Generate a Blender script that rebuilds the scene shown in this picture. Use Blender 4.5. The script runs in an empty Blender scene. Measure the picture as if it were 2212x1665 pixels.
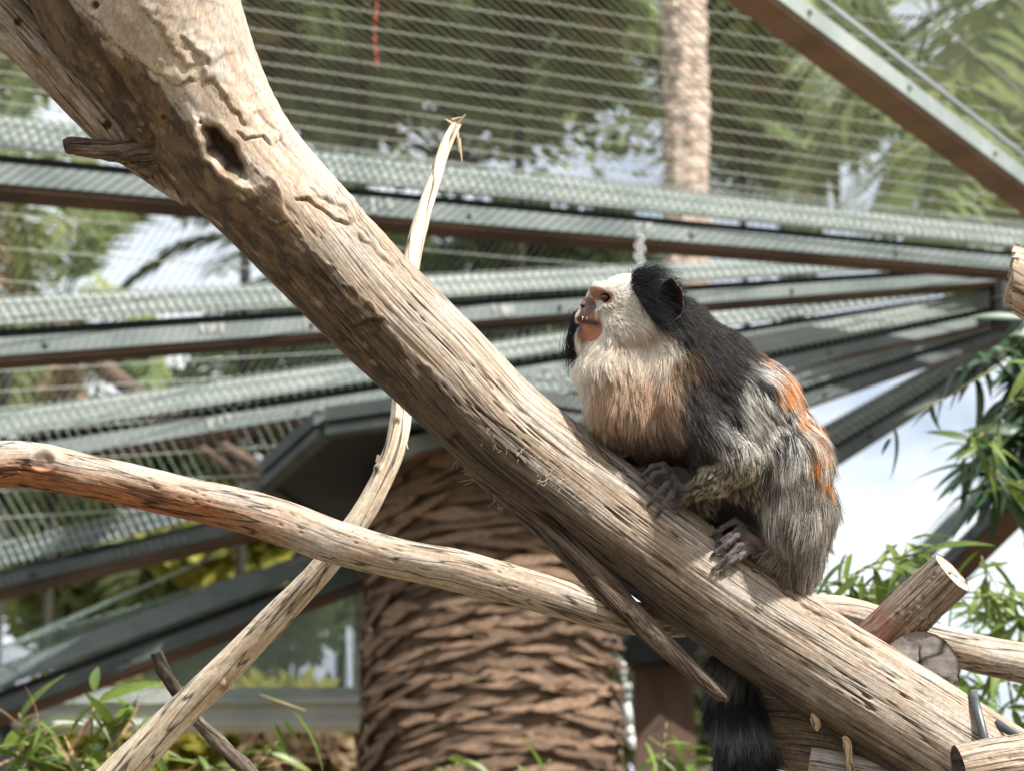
import bpy, math, random
import numpy as np
from mathutils import Vector, Matrix, kdtree
rng = np.random.default_rng(7)
random.seed(7)
sc = bpy.context.scene
COL = sc.collection

# ------------------------------------------------------------ camera
SKYOFF = 0.0
PITCH = math.radians(20.0)
TAN = 0.1375
CAM = np.array([0.0, 0.0, 1.6])
RT = np.array([1.0, 0, 0])
FW = np.array([0, math.cos(PITCH), math.sin(PITCH)])
UP = np.array([0, -math.sin(PITCH), math.cos(PITCH)])
cam_d = bpy.data.cameras.new('camera')
cam = bpy.data.objects.new('camera', cam_d)
COL.objects.link(cam)
cam.location = CAM
cam.rotation_euler = (math.radians(90) + PITCH, 0, 0)
cam_d.sensor_width = 36.0
cam_d.lens = 18.0 / TAN
cam_d.clip_start = 0.05
cam_d.clip_end = 4000
cam_d.dof.use_dof = True
cam_d.dof.focus_distance = 1.985
cam_d.dof.aperture_fstop = 28.0
sc.camera = cam

# ------------------------------------------------------------ world, sun, exposure
SUN = RT * 0.48 + UP * 0.85 - FW * 0.22
SUN = SUN / np.linalg.norm(SUN)
w = bpy.data.worlds.new('World')
sc.world = w
w.use_nodes = True
nt = w.node_tree
nt.nodes.clear()
out = nt.nodes.new('ShaderNodeOutputWorld')
bg = nt.nodes.new('ShaderNodeBackground')
sky = nt.nodes.new('ShaderNodeTexSky')
sky.sky_type = 'NISHITA'
sky.sun_disc = False
sky.sun_elevation = math.asin(SUN[2])
sky.sun_rotation = math.atan2(SUN[0], SUN[1])
sky.dust_density = 2.5
sky.air_density = 1.0
tc = nt.nodes.new('ShaderNodeTexCoord')
mp = nt.nodes.new('ShaderNodeMapping')
mp.inputs['Scale'].default_value = (1.0, 1.0, 2.0)
mp.inputs['Location'].default_value = (SKYOFF, 0.0, 0.0)
nz = nt.nodes.new('ShaderNodeTexNoise')
nz.inputs['Scale'].default_value = 2.2
nz.inputs['Detail'].default_value = 8.0
nz.inputs['Roughness'].default_value = 0.6
cr = nt.nodes.new('ShaderNodeValToRGB')
cr.color_ramp.elements[0].position = 0.41
cr.color_ramp.elements[0].color = (0.0, 0.0, 0.0, 1)
cr.color_ramp.elements[1].position = 0.57
cr.color_ramp.elements[1].color = (1, 1, 1, 1)
mx = nt.nodes.new('ShaderNodeMix')
mx.data_type = 'RGBA'
mx.inputs['B'].default_value = (8.3, 8.8, 9.2, 1)      # thin bright high cloud
nt.links.new(tc.outputs['Generated'], mp.inputs['Vector'])
nt.links.new(mp.outputs['Vector'], nz.inputs['Vector'])
nt.links.new(nz.outputs['Fac'], cr.inputs['Fac'])
nt.links.new(cr.outputs['Color'], mx.inputs['Factor'])
nt.links.new(sky.outputs['Color'], mx.inputs['A'])
nt.links.new(mx.outputs['Result'], bg.inputs['Color'])
bg.inputs['Strength'].default_value = 0.085
nt.links.new(bg.outputs['Background'], out.inputs['Surface'])

sun_d = bpy.data.lights.new('sun', 'SUN')
sun_d.energy = 5.0
sun_d.angle = math.radians(0.5)
sun_d.color = (1.0, 0.965, 0.905)
sun = bpy.data.objects.new('sun', sun_d)
COL.objects.link(sun)
sun.location = (3, -4, 8)
sun.rotation_euler = Vector(SUN).to_track_quat('Z', 'Y').to_euler()

sc.view_settings.view_transform = 'Standard'
sc.view_settings.look = 'None'
sc.view_settings.exposure = 0.95
sc.view_settings.gamma = 1.0
sc.view_settings.use_curve_mapping = False
sc.cycles.use_denoising = True
sc.cycles.max_bounces = 6
sc.cycles.transparent_max_bounces = 8
sc.cycles.sample_clamp_indirect = 4.0

# ------------------------------------------------------------ helpers
PX = 2.0 * TAN / 1106.0            # metres per photo unit at 2 m

def P(x, y, d):
    """point seen at photo coordinates (2212 wide) at depth d (m)"""
    x = np.asarray(x, float); y = np.asarray(y, float); d = np.asarray(d, float)
    a = (x - 1106.0) / 1106.0 * TAN
    b = (832.5 - y) / 1106.0 * TAN
    return CAM + d[..., None] * (FW + a[..., None] * RT + b[..., None] * UP)

def W(p):
    p = np.asarray(p, float)
    return P(p[..., 0], p[..., 1], 2.0 + p[..., 2] * PX)

def at_height(x, y, h):
    b = (832.5 - y) / 1106.0 * TAN
    v = FW + b * UP
    return P(x, y, h / v[2])

_perm = rng.permutation(256)
_perm = np.concatenate([_perm, _perm, _perm])
_g = rng.normal(size=(256, 3))
_g /= np.linalg.norm(_g, axis=1)[:, None]

def perlin(p):
    p = np.asarray(p, float)
    i = np.floor(p).astype(int)
    f = p - i
    u = f * f * f * (f * (f * 6 - 15) + 10)
    i &= 255
    r = 0
    for dx in (0, 1):
        wx = u[..., 0] if dx else 1 - u[..., 0]
        for dy in (0, 1):
            wy = u[..., 1] if dy else 1 - u[..., 1]
            for dz in (0, 1):
                wz = u[..., 2] if dz else 1 - u[..., 2]
                h = _perm[_perm[_perm[(i[..., 0] + dx) & 255] + ((i[..., 1] + dy) & 255)] + ((i[..., 2] + dz) & 255)]
                g = _g[h]
                r = r + wx * wy * wz * (g[..., 0] * (f[..., 0] - dx) + g[..., 1] * (f[..., 1] - dy) + g[..., 2] * (f[..., 2] - dz))
    return r * 1.6

def fbm(p, o=4):
    s = 0; a = 1.0; t = 0
    for k in range(o):
        s = s + a * perlin(p * 2 ** k + 17.3 * k); t += a; a *= 0.5
    return s / t

def sst(a, b, x):
    t = np.clip((x - a) / (b - a), 0, 1)
    return t * t * (3 - 2 * t)

def mixc(c, d, m):
    m = np.asarray(m)[..., None]
    return c * (1 - m) + np.asarray(d, float) * m

def catmull(pts, n):
    pts = np.asarray(pts, float)
    ext = np.vstack([2 * pts[0] - pts[1], pts, 2 * pts[-1] - pts[-2]])
    seg = np.linalg.norm(np.diff(pts[:, :2], axis=0), axis=1)
    cum = np.concatenate([[0], np.cumsum(seg)])
    s = np.linspace(0, cum[-1], n)
    k = np.clip(np.searchsorted(cum, s, side='right') - 1, 0, len(seg) - 1)
    t = ((s - cum[k]) / np.maximum(seg[k], 1e-9))[:, None]
    p0, p1, p2, p3 = ext[k], ext[k + 1], ext[k + 2], ext[k + 3]
    q = 0.5 * ((2 * p1) + (-p0 + p2) * t + (2 * p0 - 5 * p1 + 4 * p2 - p3) * t ** 2 + (-p0 + 3 * p1 - 3 * p2 + p3) * t ** 3)
    return q, s

BASE = {}

def thing(name, label, cat, loc, group=None):
    o = bpy.data.objects.new(name, None)
    o.empty_display_size = 0.05
    COL.objects.link(o)
    o.location = [float(v) for v in loc]
    BASE[o.name] = np.array(loc, float)
    return tag(o, label, cat, group)

def tag(o, label=None, cat=None, group=None, kind=None, category=None):
    cat = cat or category
    if label: o['label'] = label
    if cat: o['category'] = cat
    if group: o['group'] = group
    if kind: o['kind'] = kind
    return o

def make_mesh(name, verts, faces, mat, cols=None, uv=None, smooth=True):
    me = bpy.data.meshes.new(name)
    verts = np.asarray(verts, np.float32)
    if isinstance(faces, np.ndarray):
        faces = [faces]
    if faces and isinstance(faces[0], np.ndarray):
        me.vertices.add(len(verts))
        me.vertices.foreach_set('co', verts.ravel())
        nl = sum(f.size for f in faces); npol = sum(len(f) for f in faces)
        me.loops.add(nl); me.polygons.add(npol)
        me.loops.foreach_set('vertex_index', np.concatenate([f.ravel() for f in faces]).astype(np.int32))
        tot = np.concatenate([np.full(len(f), f.shape[1]) for f in faces]).astype(np.int32)
        st = np.concatenate([[0], np.cumsum(tot)[:-1]]).astype(np.int32)
        me.polygons.foreach_set('loop_start', st)
        try:
            me.polygons.foreach_set('loop_total', tot)
        except Exception:
            pass
        me.update(calc_edges=True)
        me.validate()
    else:
        me.from_pydata([tuple(float(c) for c in v) for v in verts], [], [tuple(int(i) for i in f) for f in faces])
        me.update()
    me.polygons.foreach_set('use_smooth', np.full(len(me.polygons), bool(smooth)))
    if cols is not None:
        a = me.color_attributes.new('Col', 'FLOAT_COLOR', 'POINT')
        c = np.ones((len(verts), 4), np.float32); c[:, :np.shape(cols)[1]] = cols
        a.data.foreach_set('color', c.ravel())
    if uv is not None:
        l = me.uv_layers.new(name='UVMap')
        li = np.empty(len(me.loops), np.int32)
        me.loops.foreach_get('vertex_index', li)
        l.data.foreach_set('uv', np.asarray(uv, np.float32)[li].ravel())
    if mat is not None:
        me.materials.append(mat)
    return me

def add(name, verts, faces, mat, parent=None, cols=None, uv=None, smooth=True, **kw):
    """link one mesh object; verts are world coordinates"""
    verts = np.asarray(verts, float)
    if parent is not None:
        base = BASE[parent.name]
    else:
        base = verts.mean(axis=0)
    me = make_mesh(name, verts - base, faces, mat, cols, uv, smooth)
    o = bpy.data.objects.new(name, me)
    COL.objects.link(o)
    if parent is not None:
        o.parent = parent
        BASE[o.name] = base
    else:
        o.location = base
        BASE[o.name] = base
    tag(o, **kw)
    return o

def place(name, me, parent, mat4):
    o = bpy.data.objects.new(name, me)
    COL.objects.link(o)
    m = mat4.copy()
    if parent is not None:
        o.parent = parent
        m.translation = m.translation - Vector(BASE[parent.name])
    o.matrix_local = m
    return o

class MB:
    def __init__(s): s.v = []; s.f = []
    def hexa(s, c):
        n = len(s.v); s.v += [np.asarray(q, float) for q in c]
        s.f += [(n, n + 3, n + 2, n + 1), (n + 4, n + 5, n + 6, n + 7), (n, n + 1, n + 5, n + 4), (n + 1, n + 2, n + 6, n + 5), (n + 2, n + 3, n + 7, n + 6), (n + 3, n, n + 4, n + 7)]
        return s
    def sweep(s, A, B, u, v, ra, rb):
        """box from A to B; ra / rb = (u0,u1,v0,v1) at each end"""
        def q(p, r): return [p + u * r[0] + v * r[2], p + u * r[1] + v * r[2], p + u * r[1] + v * r[3], p + u * r[0] + v * r[3]]
        return s.hexa(q(A, ra) + q(B, rb))
    def bar(s, A, B, r, n=4, r2=None):
        A = np.asarray(A, float); B = np.asarray(B, float)
        d = B - A; L = np.linalg.norm(d)
        if L < 1e-6: return s
        d /= L
        a = np.cross(d, [0, 0, 1.0]) if abs(d[2]) < 0.9 else np.cross(d, [1.0, 0, 0])
        a /= np.linalg.norm(a); b = np.cross(d, a)
        k = len(s.v); r2 = r if r2 is None else r2
        for p, rr in ((A, r), (B, r2)):
            for i in range(n):
                t = 2 * math.pi * i / n
                s.v.append(p + rr * (math.cos(t) * a + math.sin(t) * b))
        for i in range(n):
            j = (i + 1) % n
            s.f.append((k + i, k + j, k + n + j, k + n + i))
        s.f.append(tuple(k + n - 1 - i for i in range(n)))
        s.f.append(tuple(k + n + i for i in range(n)))
        return s
    def build(s, name, mat, parent=None, smooth=False, **kw):
        return add(name, np.array(s.v), s.f, mat, parent, smooth=smooth, **kw)

# ------------------------------------------------------------ materials
def new_mat(name):
    m = bpy.data.materials.new(name); m.use_nodes = True
    n = m.node_tree; b = n.nodes['Principled BSDF']
    return m, n, b

def noise_mat(name, c1, c2, scale=20, rough=0.8, detail=5, spec=0.3, bump=0.0, metal=0.0, c3=None, stretch=None, lo=0.35, hi=0.65, objrand=0.0, trans=0.0):
    m, n, b = new_mat(name)
    tcn = n.nodes.new('ShaderNodeTexCoord')
    nz = n.nodes.new('ShaderNodeTexNoise')
    nz.inputs['Scale'].default_value = scale
    nz.inputs['Detail'].default_value = detail
    nz.inputs['Roughness'].default_value = 0.65
    src = tcn.outputs['Object']
    if stretch:
        mpn = n.nodes.new('ShaderNodeMapping'); mpn.inputs['Scale'].default_value = stretch
        n.links.new(src, mpn.inputs['Vector']); src = mpn.outputs['Vector']
    n.links.new(src, nz.inputs['Vector'])
    r = n.nodes.new('ShaderNodeValToRGB')
    r.color_ramp.elements[0].position = lo; r.color_ramp.elements[0].color = (*c1, 1)
    r.color_ramp.elements[1].position = hi; r.color_ramp.elements[1].color = (*c2, 1)
    if c3 is not None:
        e = r.color_ramp.elements.new(min(0.98, hi + 0.1)); e.color = (*c3, 1)
    n.links.new(nz.outputs['Fac'], r.inputs['Fac'])
    res = r.outputs['Color']
    if objrand > 0:
        oi = n.nodes.new('ShaderNodeObjectInfo')
        hs = n.nodes.new('ShaderNodeHueSaturation')
        mr = n.nodes.new('ShaderNodeMapRange')
        mr.inputs['To Min'].default_value = 1 - objrand; mr.inputs['To Max'].default_value = 1 + objrand
        n.links.new(oi.outputs['Random'], mr.inputs['Value'])
        n.links.new(mr.outputs['Result'], hs.inputs['Value'])
        n.links.new(res, hs.inputs['Color']); res = hs.outputs['Color']
    n.links.new(res, b.inputs['Base Color'])
    b.inputs['Roughness'].default_value = rough
    b.inputs['Specular IOR Level'].default_value = spec
    b.inputs['Metallic'].default_value = metal
    if bump > 0:
        bp = n.nodes.new('ShaderNodeBump'); bp.inputs['Strength'].default_value = bump; bp.inputs['Distance'].default_value = 0.004
        n.links.new(nz.outputs['Fac'], bp.inputs['Height']); n.links.new(bp.outputs['Normal'], b.inputs['Normal'])
    if trans > 0:
        tr = n.nodes.new('ShaderNodeBsdfTranslucent'); ms = n.nodes.new('ShaderNodeMixShader')
        ms.inputs[0].default_value = trans
        n.links.new(res, tr.inputs['Color'])
        n.links.new(b.outputs['BSDF'], ms.inputs[1]); n.links.new(tr.outputs['BSDF'], ms.inputs[2])
        n.links.new(ms.outputs['Shader'], n.nodes['Material Output'].inputs['Surface'])
    return m

def wood_mat(name, grain=950.0, along=20.0, contrast=0.55, bump=0.6, crk=(7, 260)):
    """weathered wood: vertex colour times fine grain along the UV's first axis (metres)"""
    m, n, b = new_mat(name)
    va = n.nodes.new('ShaderNodeVertexColor'); va.layer_name = 'Col'
    uv = n.nodes.new('ShaderNodeUVMap')
    mpn = n.nodes.new('ShaderNodeMapping'); mpn.inputs['Scale'].default_value = (along, grain, 1)
    nz = n.nodes.new('ShaderNodeTexNoise'); nz.inputs['Scale'].default_value = 1.0; nz.inputs['Detail'].default_value = 6; nz.inputs['Roughness'].default_value = 0.7
    mp2 = n.nodes.new('ShaderNodeMapping'); mp2.inputs['Scale'].default_value = (260, 420, 1)
    n2 = n.nodes.new('ShaderNodeTexNoise'); n2.inputs['Scale'].default_value = 1.0; n2.inputs['Detail'].default_value = 5; n2.inputs['Roughness'].default_value = 0.7
    n.links.new(uv.outputs['UV'], mpn.inputs['Vector']); n.links.new(mpn.outputs['Vector'], nz.inputs['Vector'])
    n.links.new(uv.outputs['UV'], mp2.inputs['Vector']); n.links.new(mp2.outputs['Vector'], n2.inputs['Vector'])
    r = n.nodes.new('ShaderNodeMapRange'); r.inputs['From Min'].default_value = 0.32; r.inputs['From Max'].default_value = 0.62
    r.inputs['To Min'].default_value = 1 - contrast; r.inputs['To Max'].default_value = 1.12
    n.links.new(nz.outputs['Fac'], r.inputs['Value'])
    r2 = n.nodes.new('ShaderNodeMapRange'); r2.inputs['From Min'].default_value = 0.3; r2.inputs['From Max'].default_value = 0.7
    r2.inputs['To Min'].default_value = 0.72; r2.inputs['To Max'].default_value = 1.2
    n.links.new(n2.outputs['Fac'], r2.inputs['Value'])
    mm = n.nodes.new('ShaderNodeMath'); mm.operation = 'MULTIPLY'
    def faded(sock):        # 1 + alpha * (value - 1): the colour's alpha says how strongly the grain shows
        s1 = n.nodes.new('ShaderNodeMath'); s1.operation = 'SUBTRACT'; s1.inputs[1].default_value = 1.0
        s2 = n.nodes.new('ShaderNodeMath'); s2.operation = 'MULTIPLY_ADD'; s2.inputs[2].default_value = 1.0
        n.links.new(sock, s1.inputs[0]); n.links.new(s1.outputs['Value'], s2.inputs[0]); n.links.new(va.outputs['Alpha'], s2.inputs[1])
        return s2.outputs['Value']
    rF = faded(r.outputs['Result'])
    n.links.new(rF, mm.inputs[0]); n.links.new(r2.outputs['Result'], mm.inputs[1])
    mxx = n.nodes.new('ShaderNodeVectorMath'); mxx.operation = 'SCALE'
    n.links.new(va.outputs['Color'], mxx.inputs[0]); n.links.new(mm.outputs['Value'], mxx.inputs['Scale'])
    n.links.new(mxx.outputs['Vector'], b.inputs['Base Color'])
    # thin drying cracks: the mid line of a noise stretched along the grain
    mp3 = n.nodes.new('ShaderNodeMapping'); mp3.inputs['Scale'].default_value = (crk[0], crk[1], 1)
    n3 = n.nodes.new('ShaderNodeTexNoise'); n3.inputs['Scale'].default_value = 1.0; n3.inputs['Detail'].default_value = 2.5; n3.inputs['Roughness'].default_value = 0.45
    n.links.new(uv.outputs['UV'], mp3.inputs['Vector']); n.links.new(mp3.outputs['Vector'], n3.inputs['Vector'])
    sb = n.nodes.new('ShaderNodeMath'); sb.operation = 'SUBTRACT'; sb.inputs[1].default_value = 0.5
    ab = n.nodes.new('ShaderNodeMath'); ab.operation = 'ABSOLUTE'
    n.links.new(n3.outputs['Fac'], sb.inputs[0]); n.links.new(sb.outputs['Value'], ab.inputs[0])
    r3 = n.nodes.new('ShaderNodeMapRange'); r3.inputs['From Max'].default_value = 0.026; r3.inputs['To Min'].default_value = 0.12; r3.inputs['To Max'].default_value = 1.0
    n.links.new(ab.outputs['Value'], r3.inputs['Value'])
    m3 = n.nodes.new('ShaderNodeMath'); m3.operation = 'MULTIPLY'
    r3F = faded(r3.outputs['Result'])
    n.links.new(mm.outputs['Value'], m3.inputs[0]); n.links.new(r3F, m3.inputs[1])
    n.links.new(m3.outputs['Value'], mxx.inputs['Scale'])
    b.inputs['Roughness'].default_value = 0.75
    b.inputs['Specular IOR Level'].default_value = 0.25
    bp = n.nodes.new('ShaderNodeBump'); bp.inputs['Strength'].default_value = bump; bp.inputs['Distance'].default_value = 0.0006
    ad = n.nodes.new('ShaderNodeMath'); ad.operation = 'ADD'
    n.links.new(rF, ad.inputs[0]); n.links.new(n2.outputs['Fac'], ad.inputs[1])
    ad2 = n.nodes.new('ShaderNodeMath'); ad2.operation = 'ADD'
    n.links.new(ad.outputs['Value'], ad2.inputs[0]); n.links.new(r3F, ad2.inputs[1])
    n.links.new(ad2.outputs['Value'], bp.inputs['Height']); n.links.new(bp.outputs['Normal'], b.inputs['Normal'])
    return m

M_WOOD = wood_mat('weathered_wood')
M_WOOD_SOFT = wood_mat('weathered_branch', grain=600, along=18, contrast=0.35, bump=0.35, crk=(11, 120))
M_STEEL = noise_mat('painted_steel', (0.10, 0.125, 0.12), (0.18, 0.21, 0.20), 6, 0.55, c3=(0.26, 0.26, 0.23))
M_PLATE = noise_mat('galvanised_plate', (0.21, 0.25, 0.235), (0.34, 0.37, 0.345), 5, 0.5, c3=(0.42, 0.43, 0.39))
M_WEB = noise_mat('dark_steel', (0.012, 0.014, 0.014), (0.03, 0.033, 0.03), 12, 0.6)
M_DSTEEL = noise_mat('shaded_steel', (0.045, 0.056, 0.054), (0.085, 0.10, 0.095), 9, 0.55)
M_TEAL = noise_mat('shaded_teal_steel', (0.10, 0.13, 0.13), (0.17, 0.20, 0.20), 9, 0.5)  # darker plate steel; the shade on these rafters is put into its colour
M_RAIL = noise_mat('pale_rail', (0.40, 0.43, 0.42), (0.58, 0.60, 0.57), 5, 0.5)
M_VEIL = noise_mat('fine_wire', (0.28, 0.38, 0.35), (0.40, 0.50, 0.46), 30, 0.6)
M_BROWN = noise_mat('brown_timber', (0.13, 0.085, 0.055), (0.24, 0.155, 0.10), 5, 0.8, c3=(0.09, 0.07, 0.05))
M_RUST = noise_mat('rusty_timber', (0.055, 0.036, 0.026), (0.13, 0.075, 0.048), 5, 0.8, c3=(0.06, 0.045, 0.035))
M_WIRE = noise_mat('galvanised_wire', (0.58, 0.61, 0.57), (0.74, 0.76, 0.70), 40, 0.5, metal=0.0)
M_WIRE_D = noise_mat('dull_wire', (0.34, 0.40, 0.38), (0.48, 0.54, 0.51), 40, 0.6)
M_HOOD = noise_mat('black_sheet', (0.012, 0.014, 0.015), (0.025, 0.028, 0.03), 6, 0.6)
M_PALMBARK = noise_mat('palm_bark', (0.07, 0.044, 0.03), (0.33, 0.215, 0.14), 4.5, 0.9, bump=0.9, stretch=(1.0, 1.0, 1.6), objrand=0.38, lo=0.3, hi=0.7)
M_PALMCORE = noise_mat('palm_core', (0.075, 0.05, 0.035), (0.16, 0.105, 0.07), 30, 0.9, bump=0.6)
M_FROND = noise_mat('palm_frond', (0.14, 0.21, 0.10), (0.37, 0.40, 0.16), 3, 0.5, objrand=0.35, trans=0.6)
M_DEADFROND = noise_mat('dry_frond', (0.28, 0.18, 0.10), (0.42, 0.31, 0.18), 3, 0.7, objrand=0.3, trans=0.2)
M_LEAF = noise_mat('tree_leaf', (0.12, 0.20, 0.10), (0.34, 0.38, 0.15), 4, 0.5, trans=0.6)
M_LEAFY = noise_mat('yellow_leaf', (0.22, 0.24, 0.04), (0.36, 0.33, 0.06), 4, 0.5, trans=0.4)
M_LEAFB = noise_mat('brown_leaf', (0.17, 0.12, 0.07), (0.30, 0.22, 0.13), 4, 0.6, trans=0.4)
M_BAMBOO = noise_mat('bamboo_leaf', (0.07, 0.13, 0.02), (0.17, 0.23, 0.035), 25, 0.42, objrand=0.35, trans=0.35, spec=0.45)
M_BAMBOOD = noise_mat('dark_leaf', (0.022, 0.055, 0.025), (0.05, 0.10, 0.04), 25, 0.42, objrand=0.35, trans=0.2, spec=0.45)
M_BAMBOOB = noise_mat('dry_bamboo_leaf', (0.38, 0.20, 0.11), (0.50, 0.32, 0.20), 25, 0.6, objrand=0.3, trans=0.3)
M_STEM = noise_mat('bamboo_stem', (0.12, 0.13, 0.045), (0.25, 0.22, 0.08), 30, 0.5)
M_TRUNKP = noise_mat('pale_trunk', (0.32, 0.24, 0.19), (0.52, 0.41, 0.34), 9, 0.85, stretch=(1, 1, 6), bump=0.4)
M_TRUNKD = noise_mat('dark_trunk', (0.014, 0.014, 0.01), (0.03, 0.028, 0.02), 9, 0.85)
M_GROUND = noise_mat('soil', (0.09, 0.07, 0.045), (0.17, 0.14, 0.09), 1.5, 0.95)
M_WHITE = noise_mat('white_plastic', (0.70, 0.72, 0.72), (0.80, 0.82, 0.82), 10, 0.4)
M_STRAP = noise_mat('black_strap', (0.03, 0.035, 0.04), (0.07, 0.078, 0.085), 50, 0.35, spec=0.6)
M_DROP = noise_mat('dropping_white', (0.24, 0.26, 0.245), (0.38, 0.39, 0.37), 60, 0.8)
M_RED = noise_mat('red_cord', (0.45, 0.06, 0.03), (0.55, 0.09, 0.05), 20, 0.7)
M_TIMBER = noise_mat('old_timber', (0.05, 0.032, 0.024), (0.13, 0.08, 0.055), 8, 0.85, stretch=(1, 1, 0.2))
# ------------------------------------------------------------ ground
gs = 1500.0
add('ground', [(-gs, -gs, 0), (gs, -gs, 0), (gs, gs, 0), (-gs, gs, 0)], [(0, 1, 2, 3)], M_GROUND, kind='structure')

# ------------------------------------------------------------ aviary roof: rafters, mesh, hub
hub_loc = P(2165, 640, 7.0)
roof = thing('aviary_roof', 'wire mesh aviary roof of grey steel rafters fanning from a hub at the right', 'roof', hub_loc)

def frame(A, B):
    L = B - A; L = L / np.linalg.norm(L)
    v = np.array([0, 0, 1.0]) - L * L[2]; v /= np.linalg.norm(v)
    u = np.cross(L, v)
    mid = (A + B) / 2
    if np.dot(u, CAM - mid) < 0: u = -u
    return L, u, v

def rafter(a, b, sa=1.0, sb=0.6, fold=True, ph=.045, parent=roof, name='rafter', pitch=0.017, mats=None, ext=0.0, spots=0):
    mats = mats or (M_PLATE, M_STEEL)
    mats = tuple(mats) + (M_RUST,)
    A = P(*a); B = P(*b)
    sa = sa + (sa - sb) * ext; A = A + (A - B) * ext
    L, u, v = frame(A, B)
    h = bpy.data.objects.new(name, None); h.empty_display_size = 0.05
    COL.objects.link(h); h.parent = parent
    h.location = A - BASE[parent.name]
    BASE[h.name] = A
    def R(u0, u1, v0, v1): return [tuple(k * s for k in (u0, u1, v0, v1)) for s in (sa, sb)]
    r = R(-.008, 0, -.045, -.045 + ph); MB().sweep(A, B, u, v, *r).build('upper_plate', mats[0], h)
    r = R(-.05, -.04, -.082, -.042); MB().sweep(A, B, u, v, *r).build('web', M_WEB, h)
    r = R(-.056, .002, -.104, -.072); MB().sweep(A, B, u, v, *r).build('channel', mats[1], h)
    r = R(-.060, -.004, -.111, -.1043); MB().sweep(A, B, u, v, *r).build('timber_batten', mats[2], h)
    m = MB()
    nb = int(np.linalg.norm(B - A) / .42)
    for i in range(1, nb):
        t = i / nb; s = sa + (sb - sa) * t; p = A + (B - A) * t + v * (-.088 * s)
        m.bar(p + u * .000, p + u * .008, .0065 * s, 6, .005 * s)
    if m.v: m.build('bolt_heads', mats[1], h)['kind'] = 'stuff'
    if spots:       # white bird droppings that ran down the channel face
        for i in range(spots):
            t = rng.uniform(.08, .7); s = sa + (sb - sa) * t; p = A + (B - A) * t
            m = MB()
            for j in range(4):
                o_ = L * (j * .012 + rng.uniform(-.004, .004)); w_ = rng.uniform(.003, .007); l_ = rng.uniform(.012, .03)
                top_ = p + o_ + u * (.0045 * s) + v * (-.0725 * s)
                m.hexa([top_ - L * w_, top_ + L * w_, top_ + L * w_ * .4 - v * l_ * s, top_ - L * w_ * .4 - v * l_ * s] + [q - u * .002 for q in (top_ - L * w_, top_ + L * w_, top_ + L * w_ * .4 - v * l_ * s, top_ - L * w_ * .4 - v * l_ * s)])
            m.build('bird_dropping', M_DROP, h)['kind'] = 'stuff'
    if fold:
        m = MB(); n = int(np.linalg.norm(B - A) / pitch)
        for i in range(n):
            t = i / n; s = sa + (sb - sa) * t
            p = A + (B - A) * t
            m.bar(p + u * .010 + v * .006 * s, p + u * .010 - v * .060 * s + L * .024, .0012, 3)
        for k in (0.0, -.025, -.05):
            m.bar(A + u * .012 + v * k * sa, B + u * .012 + v * k * sb, .0011, 3)
        o = m.build('mesh_strip', M_WIRE_D, h); o['kind'] = 'stuff'
    return h

RAF = {
    'B1': ((1180, -530, 4.15), (2440, 470, 6.5)),
    'B2': ((-130, 240, 5.6), (2330, 510, 6.9)),
    'B3': ((-130, 652, 6.0), (2165, 535, 6.95)),
    'B4': ((-130, 908, 6.4), (2165, 588, 7.0)),
    'B5': ((870, 864, 6.1), (2165, 628, 7.0)),
    'B6': ((1300, 915, 6.3), (2165, 668, 7.05)),
    'B7': ((1500, 1075, 6.6), (2170, 702, 7.1)),
    'B8': ((1905, 1262, 6.8), (2300, 850, 6.0)),
    'B9': ((-130, 1212, 6.7), (560, 1046, 6.4)),
    'B10': ((-130, 1484, 6.4), (800, 1140, 6.5)),
}
rafter(*RAF['B1'], .86, .86, fold=False, ph=.010, mats=(M_PLATE, M_PLATE, M_BROWN))
rafter(*RAF['B2'], 1.05, 0.75, ext=.38, spots=6)
rafter(*RAF['B3'], 0.95, 0.62, ext=.38, spots=5)
rafter(*RAF['B4'], 0.95, 0.55, ext=.38, spots=3)
rafter(*RAF['B5'], 0.85, 0.52)
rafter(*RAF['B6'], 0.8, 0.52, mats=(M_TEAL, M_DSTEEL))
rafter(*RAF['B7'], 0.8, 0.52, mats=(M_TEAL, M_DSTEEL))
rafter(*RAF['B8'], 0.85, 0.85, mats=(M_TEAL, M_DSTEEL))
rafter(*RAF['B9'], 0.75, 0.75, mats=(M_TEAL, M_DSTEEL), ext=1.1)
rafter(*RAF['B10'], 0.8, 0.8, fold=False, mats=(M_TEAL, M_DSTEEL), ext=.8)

# hub: short dark post with bolt plate where the rafters meet
m = MB(); hp = P(2163, 655, 6.93)
m.bar(hp + np.array([0, 0, -.05]), hp + np.array([0, 0, .09]), .022, 10)
m.build('hub_post', M_WEB, roof)
m = MB(); q = P(2190, 640, 7.0)
m.sweep(q - RT * .0, q + RT * .07, np.array([0, 1.0, 0]), np.array([0, 0, 1.0]), (-.01, .01, -.06, .08), (-.01, .01, -.06, .08))
m.build('hub_plate', M_STEEL, roof)

def clip_line(o, d, poly):
    t0, t1 = -1e9, 1e9
    n = len(poly)
    for i in range(n):
        a = poly[i]; b = poly[(i + 1) % n]
        e = b - a; nn = np.array([-e[1], e[0]])
        den = nn @ d; num = nn @ (a - o)
        if abs(den) < 1e-12:
            if num > 0: return None
            continue
        t = num / den
        if den > 0: t0 = max(t0, t)
        else: t1 = min(t1, t)
    return (t0, t1) if t1 - t0 > 1e-3 else None

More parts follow.
